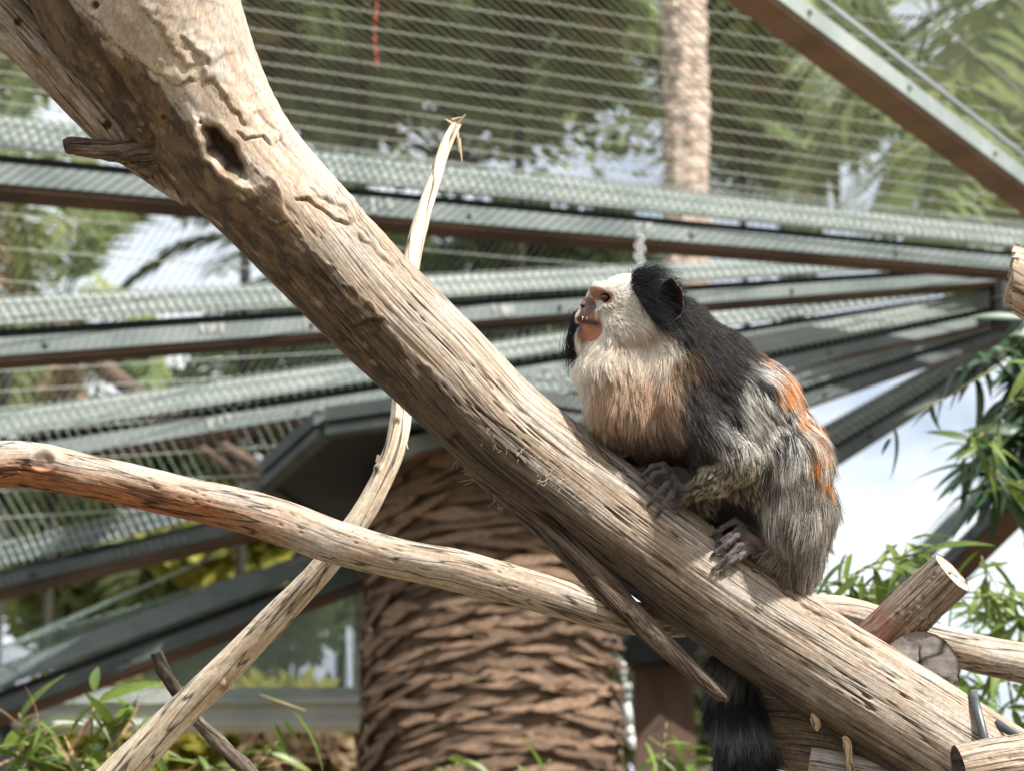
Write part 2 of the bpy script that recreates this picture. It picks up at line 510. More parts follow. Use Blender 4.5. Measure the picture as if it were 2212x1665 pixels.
def mesh_panel(corners, s1=.075, r1=.0015, s2=.0125, r2=.0011, along=None, ang=90, parent=roof, m1=None, m2=None):
    """woven wire over a flat panel: heavy wires spaced s1 running along `along`, light wires spaced s2 across them"""
    C = np.array([c if isinstance(c, np.ndarray) else P(*c) for c in corners])
    c0 = C.mean(0)
    _, _, vt = np.linalg.svd(C - c0)
    n = vt[2]
    a = (C[along[1]] - C[along[0]]) if along else C[1] - C[0]
    a = a - n * (a @ n); a /= np.linalg.norm(a)
    b = np.cross(n, a)
    pol = np.array([[(p - c0) @ a, (p - c0) @ b] for p in C])
    area = 0.5 * np.sum(pol[:, 0] * np.roll(pol[:, 1], -1) - np.roll(pol[:, 0], -1) * pol[:, 1])
    if area < 0: pol = pol[::-1]
    side = n if n @ (CAM - c0) > 0 else -n
    for (sp, r, th, mm, off, nm) in ((s1, r1, 0, m1 or M_WIRE, .0, 'heavy_wires'), (s2, r2, ang, m2 or M_WIRE_D, -.002, 'light_wires')):
        d = np.array([math.cos(math.radians(th)), math.sin(math.radians(th))]); pn = np.array([-d[1], d[0]])
        pr = pol @ pn
        mb = MB()
        k = pr.min() + sp * .5
        while k < pr.max():
            t = clip_line(pn * k, d, pol)
            if t:
                p, q = pn * k + d * t[0], pn * k + d * t[1]
                w0 = c0 + a * p[0] + b * p[1] + side * off; w1 = c0 + a * q[0] + b * q[1] + side * off
                mb.bar(w0, w1, r, 4 if r > .0015 else 3)
            k += sp * (1 + rng.normal() * .07)
        if mb.v:
            o = mb.build(nm, mm, parent); o['kind'] = 'stuff'

def mesh_part():
    h = bpy.data.objects.new('mesh_panel', None); h.empty_display_size = .05
    COL.objects.link(h); h.parent = roof; BASE[h.name] = BASE[roof.name]
    return h
b = RAF
def XA(k, e=.38): return P(*RAF[k][0]) + (P(*RAF[k][0]) - P(*RAF[k][1])) * e
mesh_panel([XA('B2'), b['B2'][1], (2400, 470, 6.5), (1600, -180, 4.75), (-900, -420, 4.4)], along=(0, 1), parent=mesh_part(), ang=38)
mesh_panel([b['B1'][0], b['B1'][1], (2480, -300, 5.2)], s1=.10, s2=.0125, r2=.0011, along=(0, 1), parent=mesh_part())
mesh_panel([XA('B2'), b['B2'][1], b['B3'][1], XA('B3')], along=(0, 1), s2=.016, r1=.0012, r2=.0006, parent=mesh_part())
mesh_panel([XA('B3'), b['B3'][1], b['B4'][1], XA('B4')], along=(0, 1), s2=.016, r1=.0012, r2=.0006, parent=mesh_part())
mesh_panel([(-130, 925, 6.4), (870, 860, 6.15), (560, 1046, 6.4), b['B9'][0]], along=(0, 1), s2=.02, r1=.0012, r2=.0007, parent=mesh_part())
mesh_panel([b['B9'][0], b['B9'][1], b['B10'][1], b['B10'][0]], along=(0, 1), s1=.0055, r1=.0010, s2=.0055, r2=.0010, parent=mesh_part(), m1=M_VEIL, m2=M_VEIL)
mesh_panel([b['B10'][0], b['B10'][1], (960, 1500, 6.6), (-130, 1500, 6.6)], along=(3, 2), s1=.0055, r1=.0010, s2=.0055, r2=.0010, parent=mesh_part(), m1=M_VEIL, m2=M_VEIL)
mesh_panel([b['B7'][0], b['B7'][1], (2300, 845, 6.05), (1905, 1255, 6.8)], along=(0, 1), s1=.05, r1=.0012, s2=.025, parent=mesh_part(), m1=M_WIRE)
mesh_panel([b['B8'][0], b['B8'][1], (2500, 1300, 6.2)], along=(0, 1), s1=.05, r1=.0012, s2=.025, parent=mesh_part(), m1=M_WIRE)

# octagonal black hood round the palm top, with its ring beams
HH = 2.02
oc = at_height(1065, 1050, HH)
rad = 0.372
ring = thing('trunk_hood', 'black octagonal sheet hood round the top of the thick palm trunk', 'hood', oc)
m = MB(); k = 8
pts = [oc + rad * np.array([math.cos(math.radians(45 * i)), math.sin(math.radians(45 * i)), 0]) for i in range(k)]
n0 = len(m.v)
m.v += pts + [p + np.array([0, 0, .012]) for p in pts]
m.f += [tuple(range(k - 1, -1, -1)), tuple(range(k, 2 * k))] + [(i, (i + 1) % k, k + (i + 1) % k, k + i) for i in range(k)]
m.build('sheet', M_HOOD, ring)
for i in range(k):
    A = pts[i]; B = pts[(i + 1) % k]
    L = (B - A) / np.linalg.norm(B - A); u = np.cross(L, [0, 0, 1.0]); u = u if u @ (A - oc) > 0 else -u; v = np.array([0, 0, 1.0])
    m = MB(); m.sweep(A + u * .003, B + u * .003, u, v, (0, .025, -.006, .010), (0, .025, -.006, .010)); m.sweep(A + u * .003, B + u * .003, u, v, (0, .03, .016, .040), (0, .03, .016, .040))
    m.sweep(A + u * .003, B + u * .003, u, v, (.004, .012, .0105, .0155), (.004, .012, .0105, .0155))
    m.build('edge_beam', M_DSTEEL, ring)

# low wall rails at the left
for (x0, y0, x1, y1, h, lab, mm) in ((38, 1487, 770, 1482, 22, 'upper pale grey steel rail of the low aviary wall', M_RAIL), (12, 1526, 772, 1521, 30, 'lower pale grey rail of the aviary wall above the bamboo', M_RAIL)):
    d = 6.62; A = P(x0 - 900, y0 + h, d); B = P(x1 + 60, y1 + h, d)
    L, u, v = frame(A, B); hh = h * d * TAN / 1106
    m = MB(); m.sweep(A, B, u, v, (-.05, 0, .0, hh), (-.05, 0, .0, hh)); m.sweep(A, B, u, v, (-.05, .006, -.012, -.002), (-.05, .006, -.012, -.002))
    tag(m.build('wall_rail', mm), lab, 'rail', 'rails of the low aviary wall')
m = MB(); A = P(-14, 1700, 6.6); B = P(-14, 1450, 6.6)
A[2] = 0; B[0] = A[0]; B[1] = A[1]
m.sweep(A, B, RT, np.array([0, 1.0, 0]), (-.03, .03, -.03, .03), (-.03, .03, -.03, .03))
tag(m.build('wall_post', M_WEB), 'dark steel post at the left end of the wall rails', 'post')

# ------------------------------------------------------------ thick palm trunk with leaf scars
pd = 6.40
pc = np.array([P(1062, 1000, pd)[0], oc[1] + .0, 0])
palm = thing('palm_tree', 'thick brown palm trunk with diamond leaf scars under the black hood', 'palm tree', pc)
ztop = CAM[2] + HH - .004
def prad(z):
    """radius at height z: a little wider low down"""
    t = (ztop - z)
    return .219 + .012 * np.clip(t / .55, 0, 2)
nz_, nt_ = 120, 72
zz = np.linspace(0, ztop, nz_); th = np.linspace(0, 2 * math.pi, nt_, endpoint=False)
Z, T = np.meshgrid(zz, th, indexing='ij')
Rr = prad(Z) - .022 + .006 * perlin(np.stack([np.cos(T) * 5, np.sin(T) * 5, Z * 9], -1))
V = np.stack([pc[0] + Rr * np.cos(T), pc[1] + Rr * np.sin(T), Z], -1).reshape(-1, 3)
def grid_faces(n, m, wrap=True):
    i = np.arange(n - 1)[:, None]; j = np.arange(m if wrap else m - 1)[None, :]
    a = i * m + j; b_ = i * m + (j + 1) % m
    return np.stack([a, b_, b_ + m, a + m], -1).reshape(-1, 4)
core = add('trunk', V, grid_faces(nz_, nt_), M_PALMCORE, palm)
# leaf-base scars: lens plates with a thick torn lower lip
scar_me = []
for s in range(7):
    nx, ny = 9, 5
    xs = np.linspace(-1, 1, nx); vv = []; ff = []
    ph = rng.uniform(0, 6, 4)
    for a in xs:
        hgt = (1 - abs(a) ** 1.7) * .5 + .03
        for j in range(ny):
            t = j / (ny - 1)
            yy = (t - .5) * 2 * hgt * (1 + .18 * math.sin(3 * a + ph[0])) + .15 * math.sin(2.2 * a + ph[1]) + .06 * math.sin(7 * a + ph[2])
            dep = (0.25 + .75 * (1 - abs(a) ** 2.2)) * (1.0 - .75 * t) + .10 * math.sin(5 * a + 4 * t + ph[3])
            vv.append((a + rng.normal() * .03, dep + rng.normal() * .07, yy + rng.normal() * .045))
    for i in range(nx - 1):
        for j in range(ny - 1):
            q = i * ny + j; ff.append((q, q + ny, q + ny + 1, q + 1))
    n = len(vv)
    for i in range(nx):       # under-lip back to the core
        a = vv[i * ny]; vv.append((a[0], -0.6, a[2] + .10))
    for i in range(nx - 1): ff.append((i * ny, n + i, n + i + 1, (i + 1) * ny))
    n2 = len(vv)
    for i in range(nx):
        a = vv[i * ny + ny - 1]; vv.append((a[0], -0.6, a[2]))
    for i in range(nx - 1): ff.append((i * ny + ny - 1, (i + 1) * ny + ny - 1, n2 + i + 1, n2 + i))
    scar_me.append(make_mesh('leaf_scar', vv, ff, M_PALMBARK, smooth=True))
row_h = .0215; cnt = 0
z = ztop - .02; row = 0
while cnt < 296:
    nper = 13
    for i in range(nper):
        if cnt >= 296: break
        a = (i + (row % 2) * .5 + rng.uniform(-.22, .22) + row * .07) / nper * 2 * math.pi
        fx = math.sin(a)      # facing camera when negative y
        if -math.sin(a) < -.25: continue
        zc = z + rng.uniform(-.009, .009)
        R_ = prad(zc) - .012
        outv = Vector((math.cos(a), math.sin(a), 0)); tang = Vector((-math.sin(a), math.cos(a), 0)) * -1
        tilt = rng.uniform(-.16, .16) + .10
        rot = Matrix.Rotation(tilt, 4, outv)
        sx = rng.uniform(.036, .098); sy = rng.uniform(.003, .0065); sz = rng.uniform(.0105, .0255)
        mt = Matrix((( -tang.x * sx, outv.x * sy, 0, 0), (-tang.y * sx, outv.y * sy, 0, 0), (0, 0, sz, 0), (0, 0, 0, 1)))
        mt = rot @ mt
        mt.translation = Vector((pc[0], pc[1], zc)) + outv * R_
        place('leaf_scar', scar_me[int(rng.integers(7))], core, mt)
        cnt += 1
    z -= row_h; row += 1
BASE[core.name] = BASE[palm.name]

# white downpipe, dark post and beam at the right of the palm
def lathe_px(prof, d, n=14):
    m = MB()
    for (q0, q1) in zip(prof[:-1], prof[1:]):
        u = d * TAN / 1106
        m.bar(P(q0[0], q0[1], d), P(q1[0], q1[1], d), q0[2] * u, n, q1[2] * u)
    return m
nozzle = thing('water_nozzle', 'white plastic water nozzle on a thin pipe beside the right edge of the palm trunk', 'nozzle', P(1340, 1440, 6.5))
lathe_px([(1330, 1330, 6), (1338, 1434, 6)], 6.5, 8).build('pipe', M_WHITE, nozzle, smooth=True)
lathe_px([(1338, 1431, 13), (1342, 1456, 14)], 6.5).build('cap', M_WHITE, nozzle, smooth=True)
lathe_px([(1342, 1457, 10), (1345, 1474, 10)], 6.5).build('neck', M_PLATE, nozzle, smooth=True)
lathe_px([(1345, 1475, 20), (1346, 1492, 20), (1347, 1493, 16), (1349, 1512, 16)], 6.5).build('coupling', M_PLATE, nozzle, smooth=True)
lathe_px([(1349, 1513, 13), (1356, 1562, 13), (1357, 1563, 9), (1360, 1590, 12), (1368, 1618, 5)], 6.5).build('spout', M_WHITE, nozzle, smooth=True)
m = MB(); A = P(1432, 1420, 6.9); g = A.copy(); g[2] = 0
m.sweep(g, A, RT, np.array([0, 1.0, 0]), (-.055, .055, -.05, .05), (-.055, .055, -.05, .05))
tag(m.build('timber_post', M_TIMBER), 'reddish brown timber post right of the white pipe', 'post')
m = MB(); A = P(1320, 1400, 6.85); B = P(1720, 1350, 6.75); L, u, v = frame(A, B)
m.sweep(A, B, u, v, (-.04, .01, -.035, .03), (-.04, .01, -.035, .03))
tag(m.build('cross_beam', M_WEB), 'dark cross beam on top of the reddish brown post', 'beam')
# red cord and pale chain beyond the mesh
m = MB()
qs = [P(812 + 3 * math.sin(i), -40 + i * 24, 7.4) for i in range(9)]
for i in range(8): m.bar(qs[i], qs[i + 1], .0022, 6)
tag(m.build('red_cord', M_RED, smooth=True), 'short red cord hanging above the roof mesh', 'cord')
m = MB()
for i, (x, y) in enumerate(((1383, 518), (1378, 530), (1386, 541), (1377, 553), (1384, 565))):
    for j in range(8):
        t0, t1 = 2 * math.pi * j / 8, 2 * math.pi * (j + 1) / 8
        m.bar(P(x + 6 * math.cos(t0), y + 8 * math.sin(t0), 6.3), P(x + 6 * math.cos(t1), y + 8 * math.sin(t1), 6.3), .0022, 5)
tag(m.build('chain', M_WHITE, smooth=True), 'short pale chain hanging under the long rafter above the monkey', 'chain')
# ------------------------------------------------------------ background trees
TGRID = grid_faces
def frond_mesh(mat, n=30, droop=.9, width=.27, seed=0):
    r = np.random.default_rng(seed)
    t = np.linspace(0, 1, 14)
    x = t - .12 * droop * t ** 3; z = .18 * t - droop * .55 * t ** 2.2; y = 0 * t
    m = MB()
    C = np.stack([x, y, z], -1)
    for i in range(13): m.bar(C[i], C[i + 1], .011 * (1 - .75 * t[i]), 3, .011 * (1 - .75 * t[i + 1]))
    for i in range(n):
        s = .12 + .88 * i / (n - 1)
        p = np.array([np.interp(s, t, x), 0, np.interp(s, t, z)])
        q = np.array([np.interp(min(1, s + .03), t, x), 0, np.interp(min(1, s + .03), t, z)]) - np.array([np.interp(s - .03, t, x), 0, np.interp(s - .03, t, z)])
        q /= np.linalg.norm(q)
        ll = width * (math.sin(math.pi * (.12 + .83 * s)) ** .6) * r.uniform(.85, 1.1)
        for sd in (-1, 1):
            d = q * .55 + np.array([0, sd * .75, 0]) + np.array([0, 0, r.uniform(-.35, .2)])
            d /= np.linalg.norm(d)
            mid = p + d * ll * .5; tip = p + d * ll + np.array([0, 0, -.16 * ll])
            wv = np.cross(d, [0, 0, 1.0]); wv /= np.linalg.norm(wv) + 1e-9
            wv = wv * .013 + np.array([0, 0, .004])
            k = len(m.v)
            m.v += [p - wv * .5, p + wv * .5, mid + wv, mid - wv, tip]
            m.f += [(k, k + 1, k + 2, k + 3), (k + 3, k + 2, k + 4)]
    return make_mesh('frond', np.array(m.v), m.f, mat, smooth=False)

FR = [frond_mesh(M_FROND, 42, dr, .30, i) for i, dr in enumerate((.6, .9, 1.25))]
FD = [frond_mesh(M_DEADFROND, 24, dr, .2, 9 + i) for i, dr in enumerate((1.1, 1.5))]

def tree_trunk(top, r0, r1, parent, mat, lean=0):
    pts = []
    n = 9
    for i in range(n):
        t = i / (n - 1)
        pts.append(np.array([top[0] + lean * (1 - t) + .02 * math.sin(5 * t), top[1], top[2] * t]))
    m = MB()
    for i in range(n - 1):
        a = (r0 + (r1 - r0) * i / (n - 1)); b_ = r0 + (r1 - r0) * (i + 1) / (n - 1)
        m.bar(pts[i], pts[i + 1], a, 12, b_)
    return m.build('trunk', mat, parent, smooth=True)

def palm_tree(x, y, d, size, nf, nd, label, seed, rt=.16, mat=None, lo=-50, hi=75, az=None, ringed=False):
    r = np.random.default_rng(seed)
    top = P(x, y, d)
    t = thing('palm_tree', label, 'palm tree', (top[0], top[1], 0), 'palm trees outside the aviary')
    if ringed:      # stubs of old leaf bases give the trunk a ragged, stepped outline
        nz2, nt2 = 260, 30
        zz = np.linspace(0, top[2], nz2); th = np.linspace(0, 2 * math.pi, nt2, endpoint=False)
        Z, T = np.meshgrid(zz, th, indexing='ij')
        ph = Z / .085 + T * 1.5 / math.pi
        R2 = rt * (.86 + .22 * (ph - np.floor(ph)) + .16 * perlin(np.stack([np.cos(T) * 2.2, np.sin(T) * 2.2, Z * 7], -1)))
        add('trunk', np.stack([top[0] + R2 * np.cos(T), top[1] + R2 * np.sin(T), Z], -1).reshape(-1, 3), TGRID(nz2, nt2), M_TRUNKP, t, smooth=False)
    else:
        tree_trunk(top, rt * 1.15, rt, t, mat or M_TRUNKP)
    for i in range(nf + nd):
        dead = i >= nf
        a = i * 2.39996 + r.uniform(-.2, .2)
        if az is not None: a = math.radians(r.uniform(*az))
        e = math.radians(r.uniform(-85, -50)) if dead else math.radians(hi + (lo - hi) * ((i + .5) / nf) + r.uniform(-8, 8))
        s = size * r.uniform(.85, 1.1) * (.8 if dead else 1)
        m4 = Matrix.Rotation(a, 4, 'Z') @ Matrix.Rotation(-e, 4, 'Y') @ Matrix.Rotation(r.uniform(-.5, .5), 4, 'X') @ Matrix.Scale(s, 4)
        m4.translation = Vector(top) + Vector((math.cos(a), math.sin(a), 0)) * rt * .7
        place('frond', (FD if dead else FR)[int(r.integers(2 if dead else 3))], t, m4)
    return t

def leaf_tree(x, y, d, rx, ry, n, ls, mat, label, seed, tr=.07, clumps=26):
    tr *= .32; n = int(n * 1.7)
    """crown of small leaf faces in clumps; rx, ry in photo units at depth d"""
    r = np.random.default_rng(seed)
    u = d * TAN / 1106
    c = P(x, y, d)
    t = thing('leafy_tree', label, 'tree', (c[0], c[1], 0), 'leafy trees outside the aviary')
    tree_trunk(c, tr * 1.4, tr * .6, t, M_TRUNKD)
    R_ = np.array([rx * u, max(rx, ry) * u * .6, ry * u])
    cc = r.normal(size=(clumps, 3)); cc /= np.linalg.norm(cc, axis=1)[:, None]
    cc = cc * (r.uniform(0, 1, clumps) ** .45)[:, None] * R_ * .85
    cr_ = np.mean(R_) * r.uniform(.18, .42, clumps)
    k = r.integers(0, clumps, n)
    p = r.normal(size=(n, 3)); p /= np.linalg.norm(p, axis=1)[:, None]
    p = c + cc[k] + p * (cr_[k] * r.uniform(.2, 1, n) ** .5)[:, None] * np.array([1, 1, .8])
    nn = r.normal(size=(n, 3)) * .6 + np.array([.25, -.5, .7]); nn /= np.linalg.norm(nn, axis=1)[:, None]     # leaves turn towards the light
    d1 = np.cross(nn, r.normal(size=(n, 3))); d1 /= np.linalg.norm(d1, axis=1)[:, None]
    d2 = np.cross(d1, nn); d2 /= np.linalg.norm(d2, axis=1)[:, None]
    s = ls * r.uniform(.6, 1.3, n)[:, None]
    V = np.stack([p, p + d1 * s * .5 + d2 * s * .28, p + d1 * s, p + d1 * s * .5 - d2 * s * .28], 1).reshape(-1, 3)
    F = np.arange(4 * n).reshape(-1, 4)
    add('crown', V, F, mat, t, smooth=False)
    m = MB()
    for q in cc[:10]: m.bar(c - np.array([0, 0, R_[2] * .6]), c + q, tr * .4, 5, tr * .12)
    m.build('limb', M_TRUNKD, t, smooth=True)
    return t

# palms
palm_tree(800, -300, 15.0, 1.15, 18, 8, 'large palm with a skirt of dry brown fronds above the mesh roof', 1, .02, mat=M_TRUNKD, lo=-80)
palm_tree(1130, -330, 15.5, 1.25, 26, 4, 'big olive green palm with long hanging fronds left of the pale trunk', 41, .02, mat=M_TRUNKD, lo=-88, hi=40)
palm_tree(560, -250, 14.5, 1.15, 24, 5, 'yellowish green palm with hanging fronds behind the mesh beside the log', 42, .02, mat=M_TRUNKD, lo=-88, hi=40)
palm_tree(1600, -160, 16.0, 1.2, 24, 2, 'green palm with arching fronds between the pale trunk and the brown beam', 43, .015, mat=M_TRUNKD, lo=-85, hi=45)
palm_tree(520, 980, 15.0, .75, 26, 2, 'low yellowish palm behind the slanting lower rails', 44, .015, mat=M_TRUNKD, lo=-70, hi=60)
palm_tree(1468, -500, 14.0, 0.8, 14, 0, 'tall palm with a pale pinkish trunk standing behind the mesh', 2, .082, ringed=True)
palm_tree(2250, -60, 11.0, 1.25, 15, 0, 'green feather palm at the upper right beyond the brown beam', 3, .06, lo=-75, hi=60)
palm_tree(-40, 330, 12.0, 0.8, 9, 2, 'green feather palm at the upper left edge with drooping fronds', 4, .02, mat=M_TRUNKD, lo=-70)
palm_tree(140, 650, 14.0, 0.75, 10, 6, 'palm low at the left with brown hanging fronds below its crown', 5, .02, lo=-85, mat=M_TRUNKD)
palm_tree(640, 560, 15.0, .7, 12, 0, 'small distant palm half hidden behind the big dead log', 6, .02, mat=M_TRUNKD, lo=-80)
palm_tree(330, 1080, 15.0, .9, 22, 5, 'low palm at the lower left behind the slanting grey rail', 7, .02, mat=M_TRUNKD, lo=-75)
# broad-leaved trees
leaf_tree(700, 140, 17.5, 240, 260, 900, .10, M_LEAFY, 'yellowish tree behind the hanging palm fronds at top left of centre', 51, .04)
leaf_tree(1000, 150, 19.0, 560, 380, 1900, .11, M_LEAF, 'wide olive green tree filling the mesh above the log', 11, .12, 40)
leaf_tree(760, 130, 16.0, 260, 230, 900, .11, M_LEAFB, 'brownish tree with dry leaves above the middle of the log', 12, .08)
leaf_tree(1690, 190, 18.5, 300, 260, 1600, .10, M_LEAF, 'dense green tree right of the pale palm trunk', 13, .09)
leaf_tree(60, 60, 14.0, 300, 170, 2600, .10, M_LEAF, 'green tree at the top left corner behind the upper limb', 14, .08)
leaf_tree(1120, 660, 16.0, 420, 260, 5200, .10, M_LEAF, 'dull green tree behind the rafters left of the monkey', 15, .1, 30)
leaf_tree(660, 860, 16.0, 130, 120, 900, .10, M_LEAF, 'small green tree seen under the fourth rafter', 16, .06)
leaf_tree(20, 830, 16.0, 120, 90, 450, .10, M_LEAF, 'green tree at the left edge between two rafters', 17, .06)
leaf_tree(180, 1180, 16.0, 340, 180, 3600, .10, M_LEAF, 'green tree at the left under the curved branch', 18, .08)
leaf_tree(520, 1165, 14.0, 230, 90, 1300, .10, M_LEAFY, 'yellow green tree glowing between the lower rails', 19, .06)
leaf_tree(400, 1330, 15.0, 460, 190, 5200, .10, M_LEAF, 'muted green tree low at the left behind the wall mesh', 20, .09, 34)
leaf_tree(420, 1600, 12.0, 480, 110, 4200, .09, M_LEAFY, 'bright yellow green shrub under the lower wall rail', 22, .05, 30)
leaf_tree(640, 1620, 11.0, 130, 80, 600, .09, M_LEAFB, 'pinkish brown shrub beside the left foot of the palm', 23, .04)
leaf_tree(1420, 1520, 12.0, 200, 160, 1800, .09, M_LEAF, 'dark green shrub behind the reddish timber post', 24, .05)
leaf_tree(2180, 200, 15.0, 120, 120, 300, .10, M_LEAF, 'sparse tree at the top right beyond the roof mesh', 25, .06)
# the garden goes on to both sides of the frame
leaf_tree(-420, 300, 15.0, 330, 420, 2600, .11, M_LEAF, 'green tree just beyond the left edge of the aviary', 61, .06, 34)
leaf_tree(-900, 700, 14.0, 420, 520, 3000, .11, M_LEAF, 'broad green tree further left outside the aviary', 62, .06, 36)
leaf_tree(-380, 1200, 14.0, 330, 330, 2400, .10, M_LEAF, 'low green tree left of the wall rails', 63, .05, 30)
leaf_tree(2620, 260, 15.0, 300, 420, 2400, .11, M_LEAF, 'green tree just beyond the right edge of the aviary', 64, .06, 34)
leaf_tree(2900, 900, 13.0, 420, 520, 2600, .11, M_LEAF, 'broad green tree further right outside the aviary', 65, .06, 36)
# leaning dark poles at the left
for (a, b_, r_, lab) in (((165, 745, 7.9), (330, 880, 7.6), .021, 'short dark leaning pole behind the third rafter'), ((420, 925, 7.4), (596, 1032, 7.2), .012, 'upper brown leaning pole meeting the hood'), ((385, 935, 7.4), (600, 1075, 7.2), .010, 'lower thin brown leaning pole beside the hood')):
    A, B = P(*a), P(*b_)
    m = MB(); d_ = (B - A)
    for i in range(4): m.bar(A + d_ * (-.3 + i * .35), A + d_ * (-.3 + (i + 1) * .35), r_ * (1 + .1 * math.sin(i * 3)), 8)
    tag(m.build('leaning_pole', M_TIMBER, smooth=True), lab, 'pole', 'leaning poles behind the mesh')

# ------------------------------------------------------------ bamboo and leaves
def leaf_mesh(mat, wd=.12, curl=.25, seed=0):
    n = 8; v = []; f = []
    for i in range(n + 1):
        t = i / n
        ww = wd * .5 * (math.sin(math.pi * min(1, t ** .75)) ** .8) * (1 - .25 * t) + (.004 if i == 0 else 0)
        z = -curl * t * t
        v += [(t, -ww, z + ww * .35), (t, 0, z), (t, ww, z + ww * .35)]
    for i in range(n):
        k = 3 * i
        f += [(k, k + 3, k + 4, k + 1), (k + 1, k + 4, k + 5, k + 2)]
    return make_mesh('leaf', v, f, mat, smooth=True)
LM = [leaf_mesh(M_BAMBOO, w_, c_) for w_, c_ in ((.17, .15), (.21, .3), (.15, .45))]
LD = [leaf_mesh(M_BAMBOOD, w_, c_) for w_, c_ in ((.2, .15), (.26, .3), (.18, .45))]
LB = [leaf_mesh(M_BAMBOOB, w_, c_) for w_, c_ in ((.12, .2), (.1, .5))]

def put_leaf(t, p, dvec, size, pool, r):
    d = Vector(dvec).normalized()
    nrm = Vector((r.uniform(-.6, .6), r.uniform(-1, .1), r.uniform(.2, 1))).normalized()
    y = nrm.cross(d)
    if y.length < .05: y = Vector((0, 1, 0)).cross(d)
    y.normalize(); z = d.cross(y)
    m4 = Matrix(((d.x, y.x, z.x, 0), (d.y, y.y, z.y, 0), (d.z, y.z, z.z, 0), (0, 0, 0, 1))) @ Matrix.Scale(size, 4)
    m4.translation = Vector(p)
    place('leaf', pool[int(r.integers(len(pool)))], t, m4)

def bamboo(stems, label, seed, size, per, pool, dry=0.0, spread=1.0, name='bamboo', cat='bamboo', stem_r=.0022, group=None, down=.35):
    """stems: lists of (x, y, depth); size in photo units at that depth"""
    r = np.random.default_rng(seed)
    b0 = P(*stems[0][0])
    t = thing(name, label, cat, (b0[0], b0[1], max(0.0, b0[2] - .6)), group)
    jobs = []
    for st in stems:
        m = MB()
        q, s = catmull([np.array(p, float) for p in st], 14)
        pts = P(q[:, 0], q[:, 1], q[:, 2])
        for i in range(13): m.bar(pts[i], pts[i + 1], stem_r * (1 - .6 * i / 13), 6, stem_r * (1 - .6 * (i + 1) / 13))
        for k in range(per):
            f = r.uniform(.12, 1.0); i = min(12, int(f * 13)); p = pts[i] + (pts[i + 1] - pts[i]) * (f * 13 - i if f < 1 else 1)
            jobs.append((p, q[i, 2]))
        m.build('stem', M_STEM, t, smooth=True)
    for p, d in jobs:
        a = r.uniform(0, 2 * math.pi)
        dv = np.array([math.cos(a) * spread, math.sin(a) * .6 * spread, r.uniform(-1.0, .7) - down])
        u = d * TAN / 1106
        off = np.array([r.normal(), r.normal() * .6, r.normal()]) * u * size * .12
        put_leaf(t, p + off, dv, size * u * r.uniform(.6, 1.25), LB if r.uniform() < dry else pool, r)
    return t

bamboo([[(1700, 1760, 3.3), (1790, 1400, 3.3), (1830, 1200, 3.35)], [(1850, 1760, 3.4), (1900, 1420, 3.4), (1960, 1170, 3.4)], [(1760, 1350, 3.2), (1860, 1230, 3.2), (2000, 1190, 3.2)]],
       'bright green bamboo clump under the monkey in front of the sky', 31, 130, 36, LM)
bamboo([[(2230, 1800, 3.5), (2180, 1480, 3.5), (2120, 1200, 3.5)], [(2100, 1800, 3.6), (2060, 1500, 3.6), (2180, 1250, 3.6)], [(2290, 1500, 3.4), (2200, 1300, 3.4), (2080, 1290, 3.4)]],
       'green bamboo clump behind the sawn stub at the right', 32, 110, 62, LM)
bamboo([[(2330, 640, 4.3), (2240, 800, 4.2), (2130, 900, 4.2)], [(2330, 760, 4.2), (2230, 900, 4.1), (2110, 990, 4.1)], [(2320, 850, 4.2), (2200, 960, 4.1), (2150, 1060, 4.1)], [(2330, 560, 4.3), (2230, 720, 4.2), (2090, 800, 4.2)]],
       'dark green foliage hanging in from the right edge below the rafter hub', 33, 130, 72, LD, name='leafy_creeper', cat='creeper')
bamboo([[(2310, 700, 3.9), (2200, 860, 3.9), (2085, 970, 3.9)], [(2280, 1010, 3.9), (2180, 1040, 3.9), (2090, 930, 3.9)]],
       'bright green spray of narrow leaves in front of the dark foliage at right', 34, 110, 14, LM, dry=.08, name='bamboo_spray', cat='bamboo')
bamboo([[(60, 1800, 3.2), (180, 1640, 3.2), (205, 1500, 3.2)], [(330, 1800, 3.2), (230, 1660, 3.2), (300, 1500, 3.2)], [(-60, 1720, 3.3), (60, 1620, 3.3), (40, 1540, 3.3)], [(120, 1830, 3.25), (170, 1720, 3.25), (330, 1600, 3.25)]],
       'bamboo with pinkish dry leaf tips at the lower left corner', 35, 130, 36, LM, dry=.2, spread=.8, down=-.1)
bamboo([[(420, 1850, 3.6), (520, 1700, 3.6), (600, 1600, 3.6)], [(500, 1850, 3.6), (560, 1720, 3.6), (420, 1640, 3.6)]],
       'yellow green bamboo right of the pale slanting stick', 36, 105, 34, LM, dry=.05, down=0)
bamboo([[(830, 1800, 4.2), (900, 1690, 4.2), (1010, 1640, 4.2)], [(1250, 1800, 4.2), (1150, 1690, 4.2), (1190, 1640, 4.2)], [(1120, 1850, 4.2), (1080, 1720, 4.2), (1130, 1660, 4.2)]],
       'low bamboo leaves in front of the foot of the palm trunk', 37, 110, 9, LM, down=-.1)
bamboo([[(1330, 1830, 4.0), (1420, 1680, 4.0), (1440, 1560, 4.0)], [(1520, 1800, 4.0), (1480, 1660, 4.0), (1400, 1590, 4.0)]],
       'green bamboo between the palm trunk and the hanging tail', 38, 100, 20, LM)
